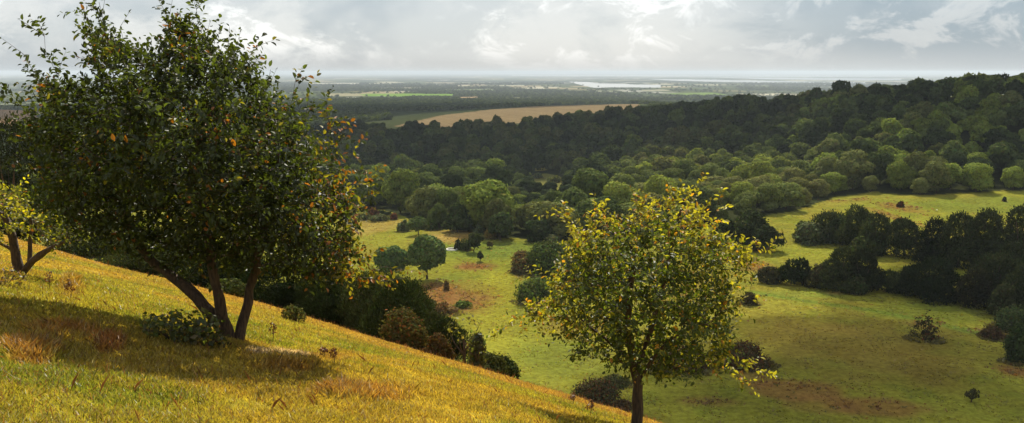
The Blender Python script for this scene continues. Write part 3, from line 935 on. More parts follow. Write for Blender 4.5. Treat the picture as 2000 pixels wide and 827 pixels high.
rest = np.where(~is_ind)[0]
LB, LC = lod(1300, .92), lod(420, 1.5)
V1 = rest[tr[rest] < 560]; V2 = rest[tr[rest] >= 560]
parts = []
for sel, pr in ((V1, LB), (V2, LC)):
    V, C = [], []
    for i in sel:
        P, T = pr[int(rng.integers(len(pr)))]
        a = rng.random() * 6.283; ca, sa = math.cos(a), math.sin(a)
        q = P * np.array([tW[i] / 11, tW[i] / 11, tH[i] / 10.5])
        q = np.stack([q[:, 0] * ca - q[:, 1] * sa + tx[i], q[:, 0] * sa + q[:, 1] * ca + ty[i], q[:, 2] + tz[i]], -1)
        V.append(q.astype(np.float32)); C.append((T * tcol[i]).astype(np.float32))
    parts.append((np.concatenate(V), np.concatenate(C)))
V = np.concatenate([p[0] for p in parts]); C = np.concatenate([p[1] for p in parts])
me = mesh_new('woodland', V, [np.arange(len(V)).reshape(-1, 3)], M_FOL, C)
tag(link('woodland', me), 'continuous broadleaf wood over the valley, dark ridge and right hillside', 'woodland', kind='stuff')
print('trees', len(tx), 'individual', len(indiv), 'woodland tris', len(V) // 3)

# far woods, hedges and copses on the plain
g = np.random.default_rng(77)
n = 60000
az = g.uniform(-.62, .55, n); r = 1150 * np.exp(g.random(n) * math.log(9))
x = r * np.sin(az); y = r * np.cos(az)
wd = fbm(x / 900, y / 1500, 51, 3)
hx = np.abs((x / 230 + .5 * np.floor(y / 420)) % 1.0); hy = (y / 420) % 1.0
keep = (wd > .55) | (((hx < .05) | (hy < .045)) & (g.random(n) < .8)) | (g.random(n) < .03)
z = height(x, y)
px, py = to_px(x, y, z)
for poly, _ in [(FIELD_TAN, 0)] + FIELDS:
    keep &= ~in_poly(px, py, poly)
near_wood = (r < 2700) & (px > 560) & (px < 1250) & (g.random(n) < .75) & ~in_poly(px, py + 2, FIELD_TAN) & (py > 189)
far_ok = ~((px > 760) & (px < 1270) & (py > 200) & (r < 1550))
keep = (keep | near_wood) & far_ok
keep &= ~((px > 1100) & (px < 1300) & (py > 158) & (py < 173)) | (g.random(n) < .03)
for poly, _ in FIELDS:
    keep &= ~in_poly(px, py, poly)
keep &= r * np.cos(az) < 9000
x, y, z, r = x[keep], y[keep], z[keep], r[keep]
m = 26
sz = np.interp(r, [1150, 3000, 9000], [4.5, 5.5, 7.5])
d = rand_dirs(len(x) * m).reshape(-1, m, 3); d[..., 2] = np.abs(d[..., 2])
ctr = np.stack([x, y, z], -1)[:, None] + d * sz[:, None, None] * np.array([1.2, 1.2, 1.25])
nn = unit(d + .5 * rng.normal(size=d.shape)); t1 = unit(np.cross(nn, rand_dirs(len(x) * m).reshape(-1, m, 3))); t2 = np.cross(nn, t1)
s = sz[:, None, None] * .55
V = np.stack([ctr + t1 * s, ctr - t1 * s * .5 + t2 * s * .8, ctr - t1 * s * .5 - t2 * s * .8], 2).reshape(-1, 3)
C = np.repeat(KINDS[rng.choice([1, 1, 4, 0], len(x))] * rng.uniform(.7, 1.2, (len(x), 1)), m * 3, 0)
me = mesh_new('far_woods', V, [np.arange(len(V)).reshape(-1, 3)], M_FOL, C)
tag(link('far_woods', me), 'hazy far woods, copses and hedges across the coastal plain', 'woodland', kind='stuff')

# ------------------------------------------------------------------ dew pond with a chalk rim
def pond():
    B = hit(882, 488, 90)
    w = 9.5 * B[1] / F
    root = link('dew_pond', None, tuple(B)); tag(root, 'small round pond with a pale chalk rim on the meadow', 'pond')
    n = 40; a = np.arange(n) * 2 * math.pi / n
    prof = [(1.3, -.2), (1.22, .18), (1.1, .26), (.98, .18), (.92, -.05)]
    V = np.concatenate([np.stack([np.cos(a) * w * p, np.sin(a) * w * p * 1.05, np.full(n, h) + .05 * rng.random(n)], -1) for p, h in prof])
    idx = np.arange(n * len(prof)).reshape(len(prof), n)
    f = np.stack([idx[:-1], np.roll(idx[:-1], -1, 1), np.roll(idx[1:], -1, 1), idx[1:]], -1).reshape(-1, 4)
    m, t, N, L = nodes_of('chalk')
    o = N.new('ShaderNodeOutputMaterial'); b = N.new('ShaderNodeBsdfPrincipled'); b.inputs['Base Color'].default_value = (.52, .50, .45, 1); b.inputs['Roughness'].default_value = .9
    L.new(b.outputs[0], o.inputs[0])
    link('chalk_rim', mesh_new('chalk_rim', V, [f], m, smooth=True), parent=root)
    V = np.stack([np.cos(a) * w * .9, np.sin(a) * w * .95, np.full(n, .04)], -1)
    m2, t, N, L = nodes_of('pond_water')
    o = N.new('ShaderNodeOutputMaterial'); b = N.new('ShaderNodeBsdfPrincipled'); b.inputs['Base Color'].default_value = (.045, .045, .022, 1); b.inputs['Roughness'].default_value = .9
    L.new(b.outputs[0], o.inputs[0])
    link('water_surface', mesh_new('water_surface', V, [np.arange(n)[None]], m2), parent=root)


pond()

# ------------------------------------------------------------------ the three near trees
def grow_tree(name, label, depth, crown, stems, thick, n_attr, shoots_per, leaf_len, leafcol, seed, spikes=(), low_bias=0.0, step=.13, cat='tree', shoot_len=(.16, .42), dens=1.0, lean_out=.55, clump=.40):
    g = np.random.default_rng(seed)
    crown = np.array(crown, float)
    mn, mx_ = crown.min(0), crown.max(0)
    # attraction points through the crown's volume
    P = []
    while len(P) < n_attr:
        q = g.uniform(mn, mx_, (n_attr, 2))
        q = q[in_poly(q[:, 0], q[:, 1], crown)]
        e = edge_dist(q[:, 0], q[:, 1], crown) * depth / F
        hw = thick * np.clip(e / (thick * .55), 0.02, 1) ** .55
        t = g.uniform(-1, 1, len(q)); t = np.sign(t) * np.abs(t) ** .65
        W = at_depth(q[:, 0], q[:, 1], depth + hw * t)
        cn = vnoise(W[:, 0] * 1.5 + W[:, 1] * .9, W[:, 2] * 1.5 + W[:, 1] * .7, seed)
        W = W[(cn > clump) | (e < 25)]
        P.extend(W)
    P = np.array(P[:n_attr])
    ctr = P.mean(0)
    # stems
    nodes, par, rmin = [], [], []
    for st in stems:
        pts = at_depth([s[0] for s in st['p']], [s[1] for s in st['p']], np.array([depth + s[2] for s in st['p']]))
        last = st.get('from', None)
        if last is not None:
            last = int(np.argmin(((np.array(nodes) - pts[0]) ** 2).sum(1)))
        seg = []
        for a, b in zip(pts[:-1], pts[1:]):
            k = max(1, int(np.linalg.norm(b - a) / step))
            for t in range(k): seg.append(a + (b - a) * t / k)
        seg.append(pts[-1])
        seg = np.array(seg)
        sm = seg.copy()
        for _ in range(4): sm[1:-1] = (sm[:-2] + sm[1:-1] * 2 + sm[2:]) / 4
        L = len(sm)
        for t in range(L):
            w = g.normal(size=3) * .010 if 0 < t else 0
            nodes.append(sm[t] + w); par.append(last if last is not None else -1); rmin.append(st['r'][0] + (st['r'][1] - st['r'][0]) * t / L)
            last = len(nodes) - 1
    nodes = [np.array(q) for q in nodes]
    n_stem = len(nodes)
    A = P.copy()
    X = np.array(nodes)
    near = np.full(len(A), -1); nd = np.full(len(A), 1e9)
    def upd(new_from):
        nonlocal near, nd
        Y = X[new_from:]
        d = ((A[:, None] - Y[None]) ** 2).sum(2)
        k = d.argmin(1); dm = d[np.arange(len(A)), k]
        b = dm < nd
        near[b] = k[b] + new_from; nd[b] = dm[b]
    upd(0)
    for it in range(120):
        if len(A) == 0: break
        # grow towards the attractors that each node is nearest to
        act = nd < (2.2 ** 2)
        if not act.any(): break
        ids = np.unique(near[act])
        new = []
        dirs = unit(A - X[near])
        for k in ids:
            m = act & (near == k)
            v = dirs[m].sum(0); v = v / (np.linalg.norm(v) + 1e-9) + g.normal(size=3) * .18 + np.array([0, 0, .06])
            v = v / np.linalg.norm(v)
            new.append((k, X[k] + v * step))
        n0 = len(X)
        X = np.concatenate([X, np.array([q for _, q in new])])
        par.extend([int(k) for k, _ in new]); rmin.extend([0] * len(new))
        upd(n0)
        keep = nd > (step * 1.25) ** 2
        A = A[keep]; near = near[keep]; nd = nd[keep]
        if len(X) > 9000: break
    # extra shoots that stick out of the silhouette
    for sp_ in spikes:
        pts = at_depth([s[0] for s in sp_], [s[1] for s in sp_], np.full(len(sp_), depth + g.uniform(-.5, .5) * thick))
        k0 = int(np.argmin(((X - pts[0]) ** 2).sum(1)))
        last = k0
        cur = [X[k0]] + list(pts)
        add = []
        for a, b in zip(cur[:-1], cur[1:]):
            kk = max(1, int(np.linalg.norm(b - a) / step))
            for t in range(1, kk + 1): add.append(a + (b - a) * t / kk + g.normal(size=3) * .012)
        for q in add:
            X = np.concatenate([X, q[None]]); par.append(last); rmin.append(0); last = len(X) - 1
    n = len(X); par = np.array(par); rmin = np.array(rmin)
    # pipe model
    acc = np.zeros(n); nch = np.zeros(n, int)
    for i in range(n):
        if par[i] >= 0: nch[par[i]] += 1
    rad = np.zeros(n); e = 2.35
    for i in range(n - 1, -1, -1):
        rad[i] = max(.0035, acc[i] ** (1 / e)) if nch[i] else .0035
        if par[i] >= 0: acc[par[i]] += rad[i] ** e
    rad = np.where(rmin > 0, rmin, np.minimum(rad * .8, .05))
    # stem objects and bough mesh: chains from each fork
    root_loc = X[0].copy()
    chains = []
    done = np.zeros(n, bool)
    kids = [[] for _ in range(n)]
    for i in range(n):
        if par[i] >= 0: kids[par[i]].append(i)
    starts = [i for i in range(n) if par[i] < 0]
    stack = [(None, s) for s in starts]
    while stack:
        p0, i = stack.pop()
        ch = [] if p0 is None else [p0]
        while True:
            ch.append(i)
            if not kids[i]: break
            ks = sorted(kids[i], key=lambda q: -rad[q])
            for q in ks[1:]: stack.append((i, q))
            i = ks[0]
        chains.append(ch)
    root = link(name, None, tuple(root_loc)); tag(root, label, cat)
    bt = []
    stem_i = 0
    for ch in chains:
        pts = X[ch] - root_loc; rr = rad[ch].copy()
        if len(ch) < 2: continue
        if ch[0] >= n_stem or par[ch[0]] >= 0: rr[0] = min(rr[0], rr[1] * 1.15)
        big_ = rr.max() > .03
        if big_ and (ch[1] < n_stem) and rmin[ch[1]] > 0:
            v, f = tube(pts, rr * (1 + .06 * g.normal(size=len(rr))), 10)
            link('trunk' if stem_i == 0 else 'stem', mesh_new('stem', v, [f], M_BARK, smooth=True), parent=root); stem_i += 1
        else:
            bt.append(tube(pts, rr, 7 if big_ else 4))
    # shoots
    thin = np.where((rad < .012) & (np.arange(n) >= n_stem))[0]
    reps = np.maximum(1, g.poisson(shoots_per, len(thin)))
    base = np.repeat(thin, reps)
    pd = unit(X[base] - X[np.maximum(par[base], 0)])
    out = unit(X[base] - ctr)
    sd = unit(pd * .6 + out * lean_out + np.array([0, 0, .28]) + .62 * g.normal(size=pd.shape))
    ln = g.uniform(*shoot_len, len(base))
    K = 9
    tl = (np.arange(K) + .6) / K
    # shoots bend a little downward
    pos = X[base][:, None] + sd[:, None] * (ln[:, None] * tl[None])[..., None] - np.array([0, 0, .25])[None, None] * (ln[:, None] ** 2 * tl[None] ** 2)[..., None] * .6
    for k in range(len(base)):
        if k % 2 == 0:
            q = np.concatenate([X[base[k]][None], pos[k][[2, 5, 8]]]) - root_loc
            bt.append(tube(q, [.004, .003, .0024, .0018], 3))
    v, f = join_tubes(bt)
    link('branches', mesh_new('branches', v, [f], M_BARK, smooth=True), parent=root)
    # leaves
    keepm = g.random((len(base), K)) < .86 * dens
    side = unit(np.cross(sd, g.normal(size=sd.shape)))
    alt = np.where(np.arange(K) % 2 == 0, 1., -1.)
    ld = unit(sd[:, None] * .55 + side[:, None] * alt[None, :, None] * .8 + .38 * g.normal(size=(len(base), K, 3)) + np.array([0, 0, -.12]))
    ln_ = unit(np.array([0, 0, 1.0]) * .75 + out[:, None] * .35 + .55 * g.normal(size=(len(base), K, 3)))
    ln_ = unit(ln_ - ld * (ln_ * ld).sum(-1, keepdims=True))
    lw = np.cross(ln_, ld)
    sz_ = leaf_len * g.uniform(.65, 1.25, (len(base), K, 1)) * (1.0 - .25 * np.abs(tl - .45))[None, :, None]
    p, d_, w_, n_ = pos[keepm], ld[keepm], lw[keepm], ln_[keepm]; s_ = sz_[keepm]
    cup = g.uniform(.05, .16, (len(p), 1))
    b0 = p + d_ * s_ * .12
    V = np.stack([b0,
                  b0 + d_ * s_ * .30 + w_ * s_ * .27 + n_ * s_ * cup,
                  b0 + d_ * s_ * .68 + w_ * s_ * .24 + n_ * s_ * cup * .8,
                  b0 + d_ * s_ * 1.0 - n_ * s_ * .10,
                  b0 + d_ * s_ * .68 - w_ * s_ * .24 + n_ * s_ * cup * .8,
                  b0 + d_ * s_ * .30 - w_ * s_ * .27 + n_ * s_ * cup], 1) - root_loc
    m = len(p)
    i6 = np.arange(m)[:, None] * 6
    f = np.concatenate([i6 + np.array([[0, 3, 2, 1]]), i6 + np.array([[0, 5, 4, 3]])])
    tl_ = np.broadcast_to(tl[None], keepm.shape)[keepm]
    bi = np.broadcast_to(base[:, None], keepm.shape)[keepm]
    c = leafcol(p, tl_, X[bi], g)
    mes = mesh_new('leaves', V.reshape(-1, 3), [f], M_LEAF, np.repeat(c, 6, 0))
    link('crown', mes, parent=root)
    print(name, 'nodes', n, 'shoots', len(base), 'leaves', m)
    return root


def leaf_left(p, t, b, g):
    px, py = to_px(b[:, 0], b[:, 1], b[:, 2])
    n = len(p)
    c = np.array([(.034, .047, .011)]) * g.uniform(.6, 1.45, (n, 1)) * (.55 + .9 * _hash((b[:, 0] * 977).astype(int), (b[:, 2] * 977).astype(int), 3))[:, None]
    q = fbm(px / 60, py / 60, 91, 2)
    autumn_rim = sstep(560, 720, px + 60 * (q - .5)) * .62 + sstep(.62, .72, q) * .22 + .01 + .3 * sstep(600, 700, px) * sstep(440, 520, py)  # yellow of the sunlit right rim painted in among real autumn leaves
    k = g.random(n)
    yel = k < autumn_rim * .55
    c[yel] = np.array((.15, .135, .018)) * g.uniform(.5, 1.3, (yel.sum(), 1))
    rust = (k > 1 - autumn_rim * .30)
    c[rust] = np.array((.22, .085, .016)) * g.uniform(.5, 1.2, (rust.sum(), 1))
    return c


def leaf_right(p, t, b, g):
    px, py = to_px(b[:, 0], b[:, 1], b[:, 2])
    n = len(p)
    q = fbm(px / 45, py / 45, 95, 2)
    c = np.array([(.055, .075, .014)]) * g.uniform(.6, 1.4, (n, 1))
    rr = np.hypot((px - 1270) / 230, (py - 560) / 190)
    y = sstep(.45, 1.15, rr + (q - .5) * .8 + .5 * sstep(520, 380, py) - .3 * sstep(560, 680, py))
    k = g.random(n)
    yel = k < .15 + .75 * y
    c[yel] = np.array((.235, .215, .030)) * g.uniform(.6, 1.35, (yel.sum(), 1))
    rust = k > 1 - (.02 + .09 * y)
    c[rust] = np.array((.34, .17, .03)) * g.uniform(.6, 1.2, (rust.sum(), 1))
    return c


def leaf_small(p, t, b, g):
    n = len(p)
    c = np.array([(.075, .085, .013)]) * g.uniform(.6, 1.4, (n, 1))
    px, py = to_px(b[:, 0], b[:, 1], b[:, 2])
    k = g.random(n)
    yel = k < .42 * sstep(120, 40, px)
    c[yel] = np.array((.30, .27, .020)) * g.uniform(.6, 1.3, (yel.sum(), 1))
    rust = k > .95
    c[rust] = np.array((.22, .08, .02))
    return c


LEFT_CROWN = [(60, 240), (95, 215), (80, 160), (110, 165), (150, 185), (190, 170), (185, 110), (170, 60), (215, 70), (260, 110), (305, 100), (330, 60), (385, 75), (430, 110),
              (485, 128), (515, 195), (555, 210), (588, 262), (612, 322), (665, 350), (685, 400), (672, 440), (690, 480), (680, 520), (640, 545), (560, 538), (500, 528), (420, 512),
              (330, 500), (240, 470), (160, 440), (100, 425), (75, 375), (95, 330), (60, 280)]
LEFT_SPIKES = [[(150, 190), (110, 150), (90, 105), (85, 70)], [(110, 230), (75, 160), (50, 108)], [(200, 120), (180, 60), (160, 20)], [(215, 110), (205, 50), (195, 5)], [(340, 90), (330, 50), (326, 28)],
               [(390, 100), (388, 55), (383, 18)], [(90, 260), (55, 225), (28, 190)], [(470, 140), (490, 110), (497, 92)], [(508, 205), (522, 165), (527, 135)], [(562, 245), (574, 195), (577, 160)],
               [(590, 270), (600, 220), (603, 190)], [(625, 310), (640, 240), (636, 195)], [(640, 320), (655, 270), (640, 230)], [(690, 360), (710, 330), (690, 295)], [(690, 420), (720, 385), (718, 350)],
               [(680, 510), (730, 522), (780, 526)], [(670, 530), (710, 545), (750, 548)], [(240, 130), (245, 90), (235, 55)], [(440, 130), (445, 105), (436, 84)], [(85, 330), (50, 320), (25, 300)], [(120, 300), (60, 270), (30, 262)]]
grow_tree('multi_stemmed_tree', 'large dark-leaved tree on three leaning stems, left on the near slope', 12.55, LEFT_CROWN,
          [dict(p=[(466, 684, 0), (452, 668, 0), (428, 638, .0), (402, 596, .05), (372, 562, .1), (338, 544, .2), (300, 515, .3), (262, 470, .4), (240, 400, .5)], r=(.105, .045)),
           {'from': 1, 'p': [(448, 660, 0), (436, 620, -.15), (424, 570, -.25), (413, 510, -.3), (402, 440, -.35), (395, 350, -.3), (390, 250, -.2)], 'r': (.085, .04)},
           {'from': 1, 'p': [(463, 678, 0), (472, 640, .1), (484, 590, .15), (496, 540, .2), (512, 470, .25), (530, 390, .3), (540, 300, .3)], 'r': (.08, .035)}],
          2.3, 3600, 1.75, .088, leaf_left, 5, LEFT_SPIKES, shoot_len=(.18, .46))

RIGHT_CROWN = [(1110, 450), (1145, 450), (1180, 425), (1232, 432), (1248, 408), (1285, 420), (1303, 398), (1336, 388), (1360, 412), (1380, 440), (1410, 468), (1450, 484), (1462, 498), (1428, 520),
               (1428, 565), (1438, 620), (1430, 665), (1400, 712), (1340, 732), (1275, 716), (1200, 718), (1132, 690), (1094, 656), (1080, 632), (1030, 628), (1035, 610), (1090, 592), (1075, 560), (1102, 522), (1120, 490)]
RIGHT_SPIKES = [[(1150, 470), (1115, 440), (1088, 415)], [(1345, 405), (1358, 380), (1366, 358)], [(1240, 430), (1248, 410), (1244, 398)], [(1440, 490), (1475, 485), (1500, 483)], [(1070, 625), (1020, 630), (990, 640)],
                [(1085, 600), (1040, 605), (1005, 618)], [(1430, 600), (1460, 585), (1470, 560)], [(1385, 680), (1430, 705), (1470, 722)], [(1390, 430), (1400, 410), (1404, 390)], [(1180, 440), (1170, 420), (1165, 405)],
                [(1440, 530), (1460, 520), (1475, 505)], [(1330, 395), (1328, 380), (1322, 372)], [(1110, 560), (1070, 545), (1040, 540)], [(1150, 465), (1125, 452), (1105, 432)], [(1190, 440), (1185, 425), (1180, 412)], [(1400, 700), (1440, 735), (1450, 745)]]
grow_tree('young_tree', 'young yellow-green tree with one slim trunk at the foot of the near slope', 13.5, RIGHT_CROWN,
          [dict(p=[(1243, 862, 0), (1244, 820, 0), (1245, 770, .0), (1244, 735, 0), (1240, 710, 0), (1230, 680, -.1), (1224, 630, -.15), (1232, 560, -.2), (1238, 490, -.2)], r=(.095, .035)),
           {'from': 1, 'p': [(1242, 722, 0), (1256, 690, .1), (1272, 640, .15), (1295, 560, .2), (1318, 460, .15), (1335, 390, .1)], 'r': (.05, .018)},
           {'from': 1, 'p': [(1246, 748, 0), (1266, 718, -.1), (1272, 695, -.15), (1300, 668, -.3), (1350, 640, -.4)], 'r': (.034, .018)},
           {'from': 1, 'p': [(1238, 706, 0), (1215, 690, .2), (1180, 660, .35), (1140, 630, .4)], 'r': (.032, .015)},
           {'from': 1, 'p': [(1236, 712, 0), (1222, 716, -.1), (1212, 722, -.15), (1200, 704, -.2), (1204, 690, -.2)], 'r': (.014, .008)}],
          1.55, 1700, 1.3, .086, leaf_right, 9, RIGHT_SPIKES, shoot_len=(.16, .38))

SMALL_CROWN = [(-120, 372), (-40, 365), (20, 370), (50, 392), (80, 418), (130, 438), (172, 452), (140, 470), (90, 462), (40, 455), (0, 462), (-60, 470), (-120, 470)]
grow_tree('thorn_tree', 'small thorn tree with yellow leaves and dark forked stems at the left border', 16.4, SMALL_CROWN,
          [dict(p=[(42, 548, 0), (38, 530, 0), (30, 495, .05), (26, 465, .1), (10, 420, .1)], r=(.11, .05)),
           {'from': 1, 'p': [(42, 536, 0), (56, 515, 0), (76, 498, -.1), (104, 484, -.2), (130, 468, -.25)], 'r': (.075, .03)},
           {'from': 1, 'p': [(58, 514, 0), (62, 488, .1), (58, 462, .1), (62, 430, .15)], 'r': (.045, .022)},
           {'from': 1, 'p': [(30, 492, 0), (12, 484, .1), (-10, 470, .2)], 'r': (.035, .018)}],
          1.3, 650, .75, .08, leaf_small, 13, [[(110, 470), (150, 470), (185, 468)], [(40, 400), (36, 385), (32, 372)]], shoot_len=(.16, .36))

# bramble at the foot of the big tree
def near_bush(px, row, w, h, label, base, n, card, accent=None, acc=0.0, name='bramble_bush'):
    B = hit(px, row, 3)
    W = w * B[1] / F; H = h * B[1] / F
    o = link(name, crown_mesh(name, W, W * .6, 0, H, n, card, base, M_LEAF, 9, 'bush', 0, accent, acc, fringe=.4, core=0), tuple(B)); tag(o, label, 'bush')
    ts = []
    for k in range(9):
        a = rng.random() * 6.283; l = rng.uniform(.5, 1.0)
        ts.append(tube([(0, 0, -.05), (.2 * W * math.cos(a), .12 * W * math.sin(a), .6 * H * l), (.42 * W * math.cos(a), .26 * W * math.sin(a), H * l * .8)], [.008, .006, .003], 4))
    v, f = join_tubes(ts)
    link('branches', mesh_new('branches', v, [f], M_BARK, smooth=True), parent=o)
    return o


near_bush(345, 668, 165, 66, 'dark bramble sprawling at the foot of the big tree', (.085, .095, .028), 420, .07)
near_bush(405, 680, 90, 45, 'thin bramble against the big tree stems', (.08, .08, .026), 220, .06, (.10, .05, .02), .2)
near_bush(10, 556, 90, 34, 'dry scrub around the small thorn tree', (.13, .10, .035), 200, .05, (.13, .07, .03), .3)

# ------------------------------------------------------------------ grass of the near slope
def build_grass():
    g = np.random.default_rng(3)
    n = 1700000
    az = g.uniform(math.radians(-42), math.radians(34), n)
    r = 4.6 * np.exp(g.random(n) * math.log(62 / 4.6))
    x = r * np.sin(az); y = r * np.cos(az)
    u = GX * x + GY * y
    z = height(x, y)
    px, py = to_px(x, y, z)
    k = (u < 27) & (px > -60) & (px < 1500) & (py < 870)
    cl = fbm(x / .5, y / .5, 35, 2)
    k &= g.random(n) < .35 + .9 * sstep(.35, .6, cl)
    x, y, z, r, px, py, cl = [a[k] for a in (x, y, z, r, px, py, cl)]
    n = len(x)
    c = slope_colour(x, y) * g.uniform(.55, 1.75, (n, 1))
    dry = g.random(n) < .13
    c[dry] = np.array((.36, .27, .08)) * g.uniform(.6, 1.25, (dry.sum(), 1))
    red = g.random(n) < .05
    c[red] = np.array((.22, .10, .03)) * g.uniform(.6, 1.2, (red.sum(), 1))
    h = (.022 + .05 * g.random(n) ** 1.4) * (.7 + .7 * cl)
    rustp = np.zeros(n)
    for (a, b, w, hh) in [(210, 672, 40, 22), (120, 650, 90, 20), (60, 690, 70, 25), (140, 562, 28, 26), (560, 712, 80, 16), (720, 770, 120, 18)]:
        rustp = np.maximum(rustp, sstep(1.2, .3, ((px - a) / w) ** 2 + ((py - b) / hh) ** 2))
    h = h * (1 + 1.3 * rustp)
    tall = g.random(n) < .006 + .02 * sstep(13, 18, GX * x + GY * y)
    h[tall] = g.uniform(.09, .20, tall.sum())
    c[tall] = np.array((.26, .12, .045)) * g.uniform(.7, 1.2, (tall.sum(), 1))
    wd = (.0022 + .00036 * r) * g.uniform(.7, 1.4, n); wd[tall] = .0012 + .00012 * r[tall]
    a = g.uniform(0, math.pi, n); lean = g.normal(size=(n, 2)) * .45 + np.array([-.12, .05])
    B = np.stack([x, y, z - .01], -1)
    side = np.stack([np.cos(a), np.sin(a), np.zeros(n)], -1) * wd[:, None]
    tip = B + np.stack([lean[:, 0] * h, lean[:, 1] * h, h], -1)
    mid = B + np.stack([lean[:, 0] * h * .35, lean[:, 1] * h * .35, h * .6], -1)
    V = np.stack([B - side, B + side, mid + side * .75, tip, mid - side * .75], 1).reshape(-1, 3)
    f = np.arange(n * 5).reshape(-1, 5)
    me = mesh_new('grass', V, [f], M_GRASS, np.repeat(c, 5, 0))
    o = tag(link('grass', me), 'short yellow-green and golden grass covering the near slope', 'grass', kind='stuff')
    print('blades', n)


build_grass()


def dock(px, row, h, label):
    B = hit(px, row, 3)
    H = h * B[1] / F
    o = link('dock_plant', None, tuple(B)); tag(o, label, 'weed', 'dry dock stems on the near slope')
    ts = [tube([(0, 0, -.02), (.02, 0, H * .5), (.03, .01, H)], [.006, .005, .003], 4)]
    for k in range(4):
        a = rng.random() * 6.28
        ts.append(tube([(.02, 0, H * (.4 + .1 * k)), (.02 + .05 * math.cos(a), .05 * math.sin(a), H * (.55 + .1 * k))], [.003, .002], 3))
    v, f = join_tubes(ts)
    link('stalk', mesh_new('stalk', v, [f], M_BARK, smooth=True), parent=o)
    me = crown_mesh('seed_head', .14, .14, H * .35, H * 1.02, 90, .03, (.12, .05, .02), M_GRASS, 8, 'dome', fringe=.4, core=0)
    link('leaves', me, parent=o)  # the dock's dry seed head, small cards about the stalk


dock(652, 712, 34, 'thin dry dock stem on the open slope right of the big tree')
dock(632, 702, 26, 'shorter dock stem just left of the thin one')
dock(138, 588, 44, 'rust-brown dock clump on the slope near the small thorn tree')
dock(96, 566, 36, 'dark dock stem right beside the small thorn tree')
dock(533, 668, 40, 'reddish dock stem close right of the big tree trunk')
dock(1152, 815, 36, 'dock stem low on the brow left of the yellow tree trunk')
dock(1118, 792, 22, 'small dock stem on the brow above the straggling bramble')


def build_tussocks():
    g = np.random.default_rng(4)
    n = 100000
    az = g.uniform(-.36, .56, n)
    r = 95 * np.exp(g.random(n) * math.log(380 / 95))
    x = r * np.sin(az); y = r * np.cos(az); z = height(x, y)
    k = ~wood_mask(x, y) & (near_z(x, y) < base_z(x, y) - .5)
    cl = fbm(x / 3, y / 3, 36, 3)
    k &= g.random(n) < sstep(.38, .62, cl)
    x, y, z, r = [a[k] for a in (x, y, z, r)]
    n = len(x)
    c = ground_colour(x, y, z) * g.uniform(.72, 1.35, (n, 1))
    c[g.random(n) < .12] = (.26, .18, .06)
    h = g.uniform(.10, .24, n); wd = r * .0011 * g.uniform(.6, 1.5, n)
    a = g.uniform(0, math.pi, n)
    B = np.stack([x, y, z - .03], -1)
    s = np.stack([np.cos(a), np.sin(a), np.zeros(n)], -1) * wd[:, None]
    lean = g.normal(size=(n, 2)) * .5
    tip = B + np.stack([lean[:, 0] * h, lean[:, 1] * h, h], -1)
    V = np.stack([B - s, B + s, tip + s * .4, tip - s * .5], 1).reshape(-1, 3)
    me = mesh_new('meadow_grass', V, [np.arange(n * 4).reshape(-1, 4)], M_GRASS, np.repeat(c, 4, 0))
    tag(link('meadow_grass', me), 'tussocky grass scattered over the valley meadow', 'grass', kind='stuff')


build_tussocks()


def build_bracken():
    """dead bracken on the rusty patches and long grass round the feet of the shrubs"""
    g = np.random.default_rng(6)
    P, Cc, Hh = [], [], []
    for (cx, cy, ax, ay, col, st) in PATCH_W:
        if col is not RUST: continue
        m = int(np.clip(ax * ay * st * 5, 60, 2600))
        q = g.normal(size=(m, 2)) * .55
        P.append(np.stack([cx + q[:, 0] * ax, cy + q[:, 1] * ay], -1)); Hh.append(g.uniform(.15, .55, m) * (.5 + st * .5))
        c = np.array([(.20, .10, .038)]) * g.uniform(.5, 1.5, (m, 1)); gr = g.random(m) < .25; c[gr] = np.array((.14, .13, .035)) * g.uniform(.6, 1.3, (gr.sum(), 1)); Cc.append(c)
    for (cx, cy, W, D) in SKIRT:
        m = int(np.clip(W * 45, 60, 500))
        a = g.uniform(0, 6.283, m); k = g.uniform(.38, .72, m)
        P.append(np.stack([cx + np.cos(a) * k * W, cy + np.sin(a) * k * D], -1)); Hh.append(g.uniform(.2, .55, m))
        c = np.array([(.15, .13, .035)]) * g.uniform(.5, 1.4, (m, 1)); Cc.append(c)
    P = np.concatenate(P); c = np.concatenate(Cc); h = np.concatenate(Hh)
    n3 = fbm(P[:, 0] / 2.2, P[:, 1] / 2.2, 38, 3)
    k = (g.random(len(P)) < sstep(.38, .6, n3)) & (near_z(P[:, 0], P[:, 1]) < base_z(P[:, 0], P[:, 1]))
    P, c, h = P[k], c[k], h[k]; n = len(P)
    z = height(P[:, 0], P[:, 1]); r = np.hypot(P[:, 0], P[:, 1])
    B = np.stack([P[:, 0], P[:, 1], z - .04], -1)
    V = []
    for q in range(3):
        a = g.uniform(0, math.pi, n); wd = r * .0009 * g.uniform(.6, 1.4, n)
        s_ = np.stack([np.cos(a), np.sin(a), np.zeros(n)], -1) * wd[:, None]
        o = g.normal(size=(n, 3)) * .15; o[:, 2] = 0
        l = g.normal(size=(n, 2)) * .6
        tip = B + o + np.stack([l[:, 0] * h, l[:, 1] * h, h * g.uniform(.6, 1.1, n)], -1)
        V.append(np.stack([B + o - s_, B + o + s_, tip + s_ * .5, tip - s_ * .6], 1))
    V = np.concatenate(V, 0).reshape(-1, 3)
    me = mesh_new('bracken', V, [np.arange(len(V)).reshape(-1, 4)], M_GRASS, np.repeat(np.tile(c, (3, 1)), 4, 0))
    tag(link('bracken', me), 'rusty bracken and long grass scattered over the valley meadow', 'bracken', kind='stuff')


build_bracken()

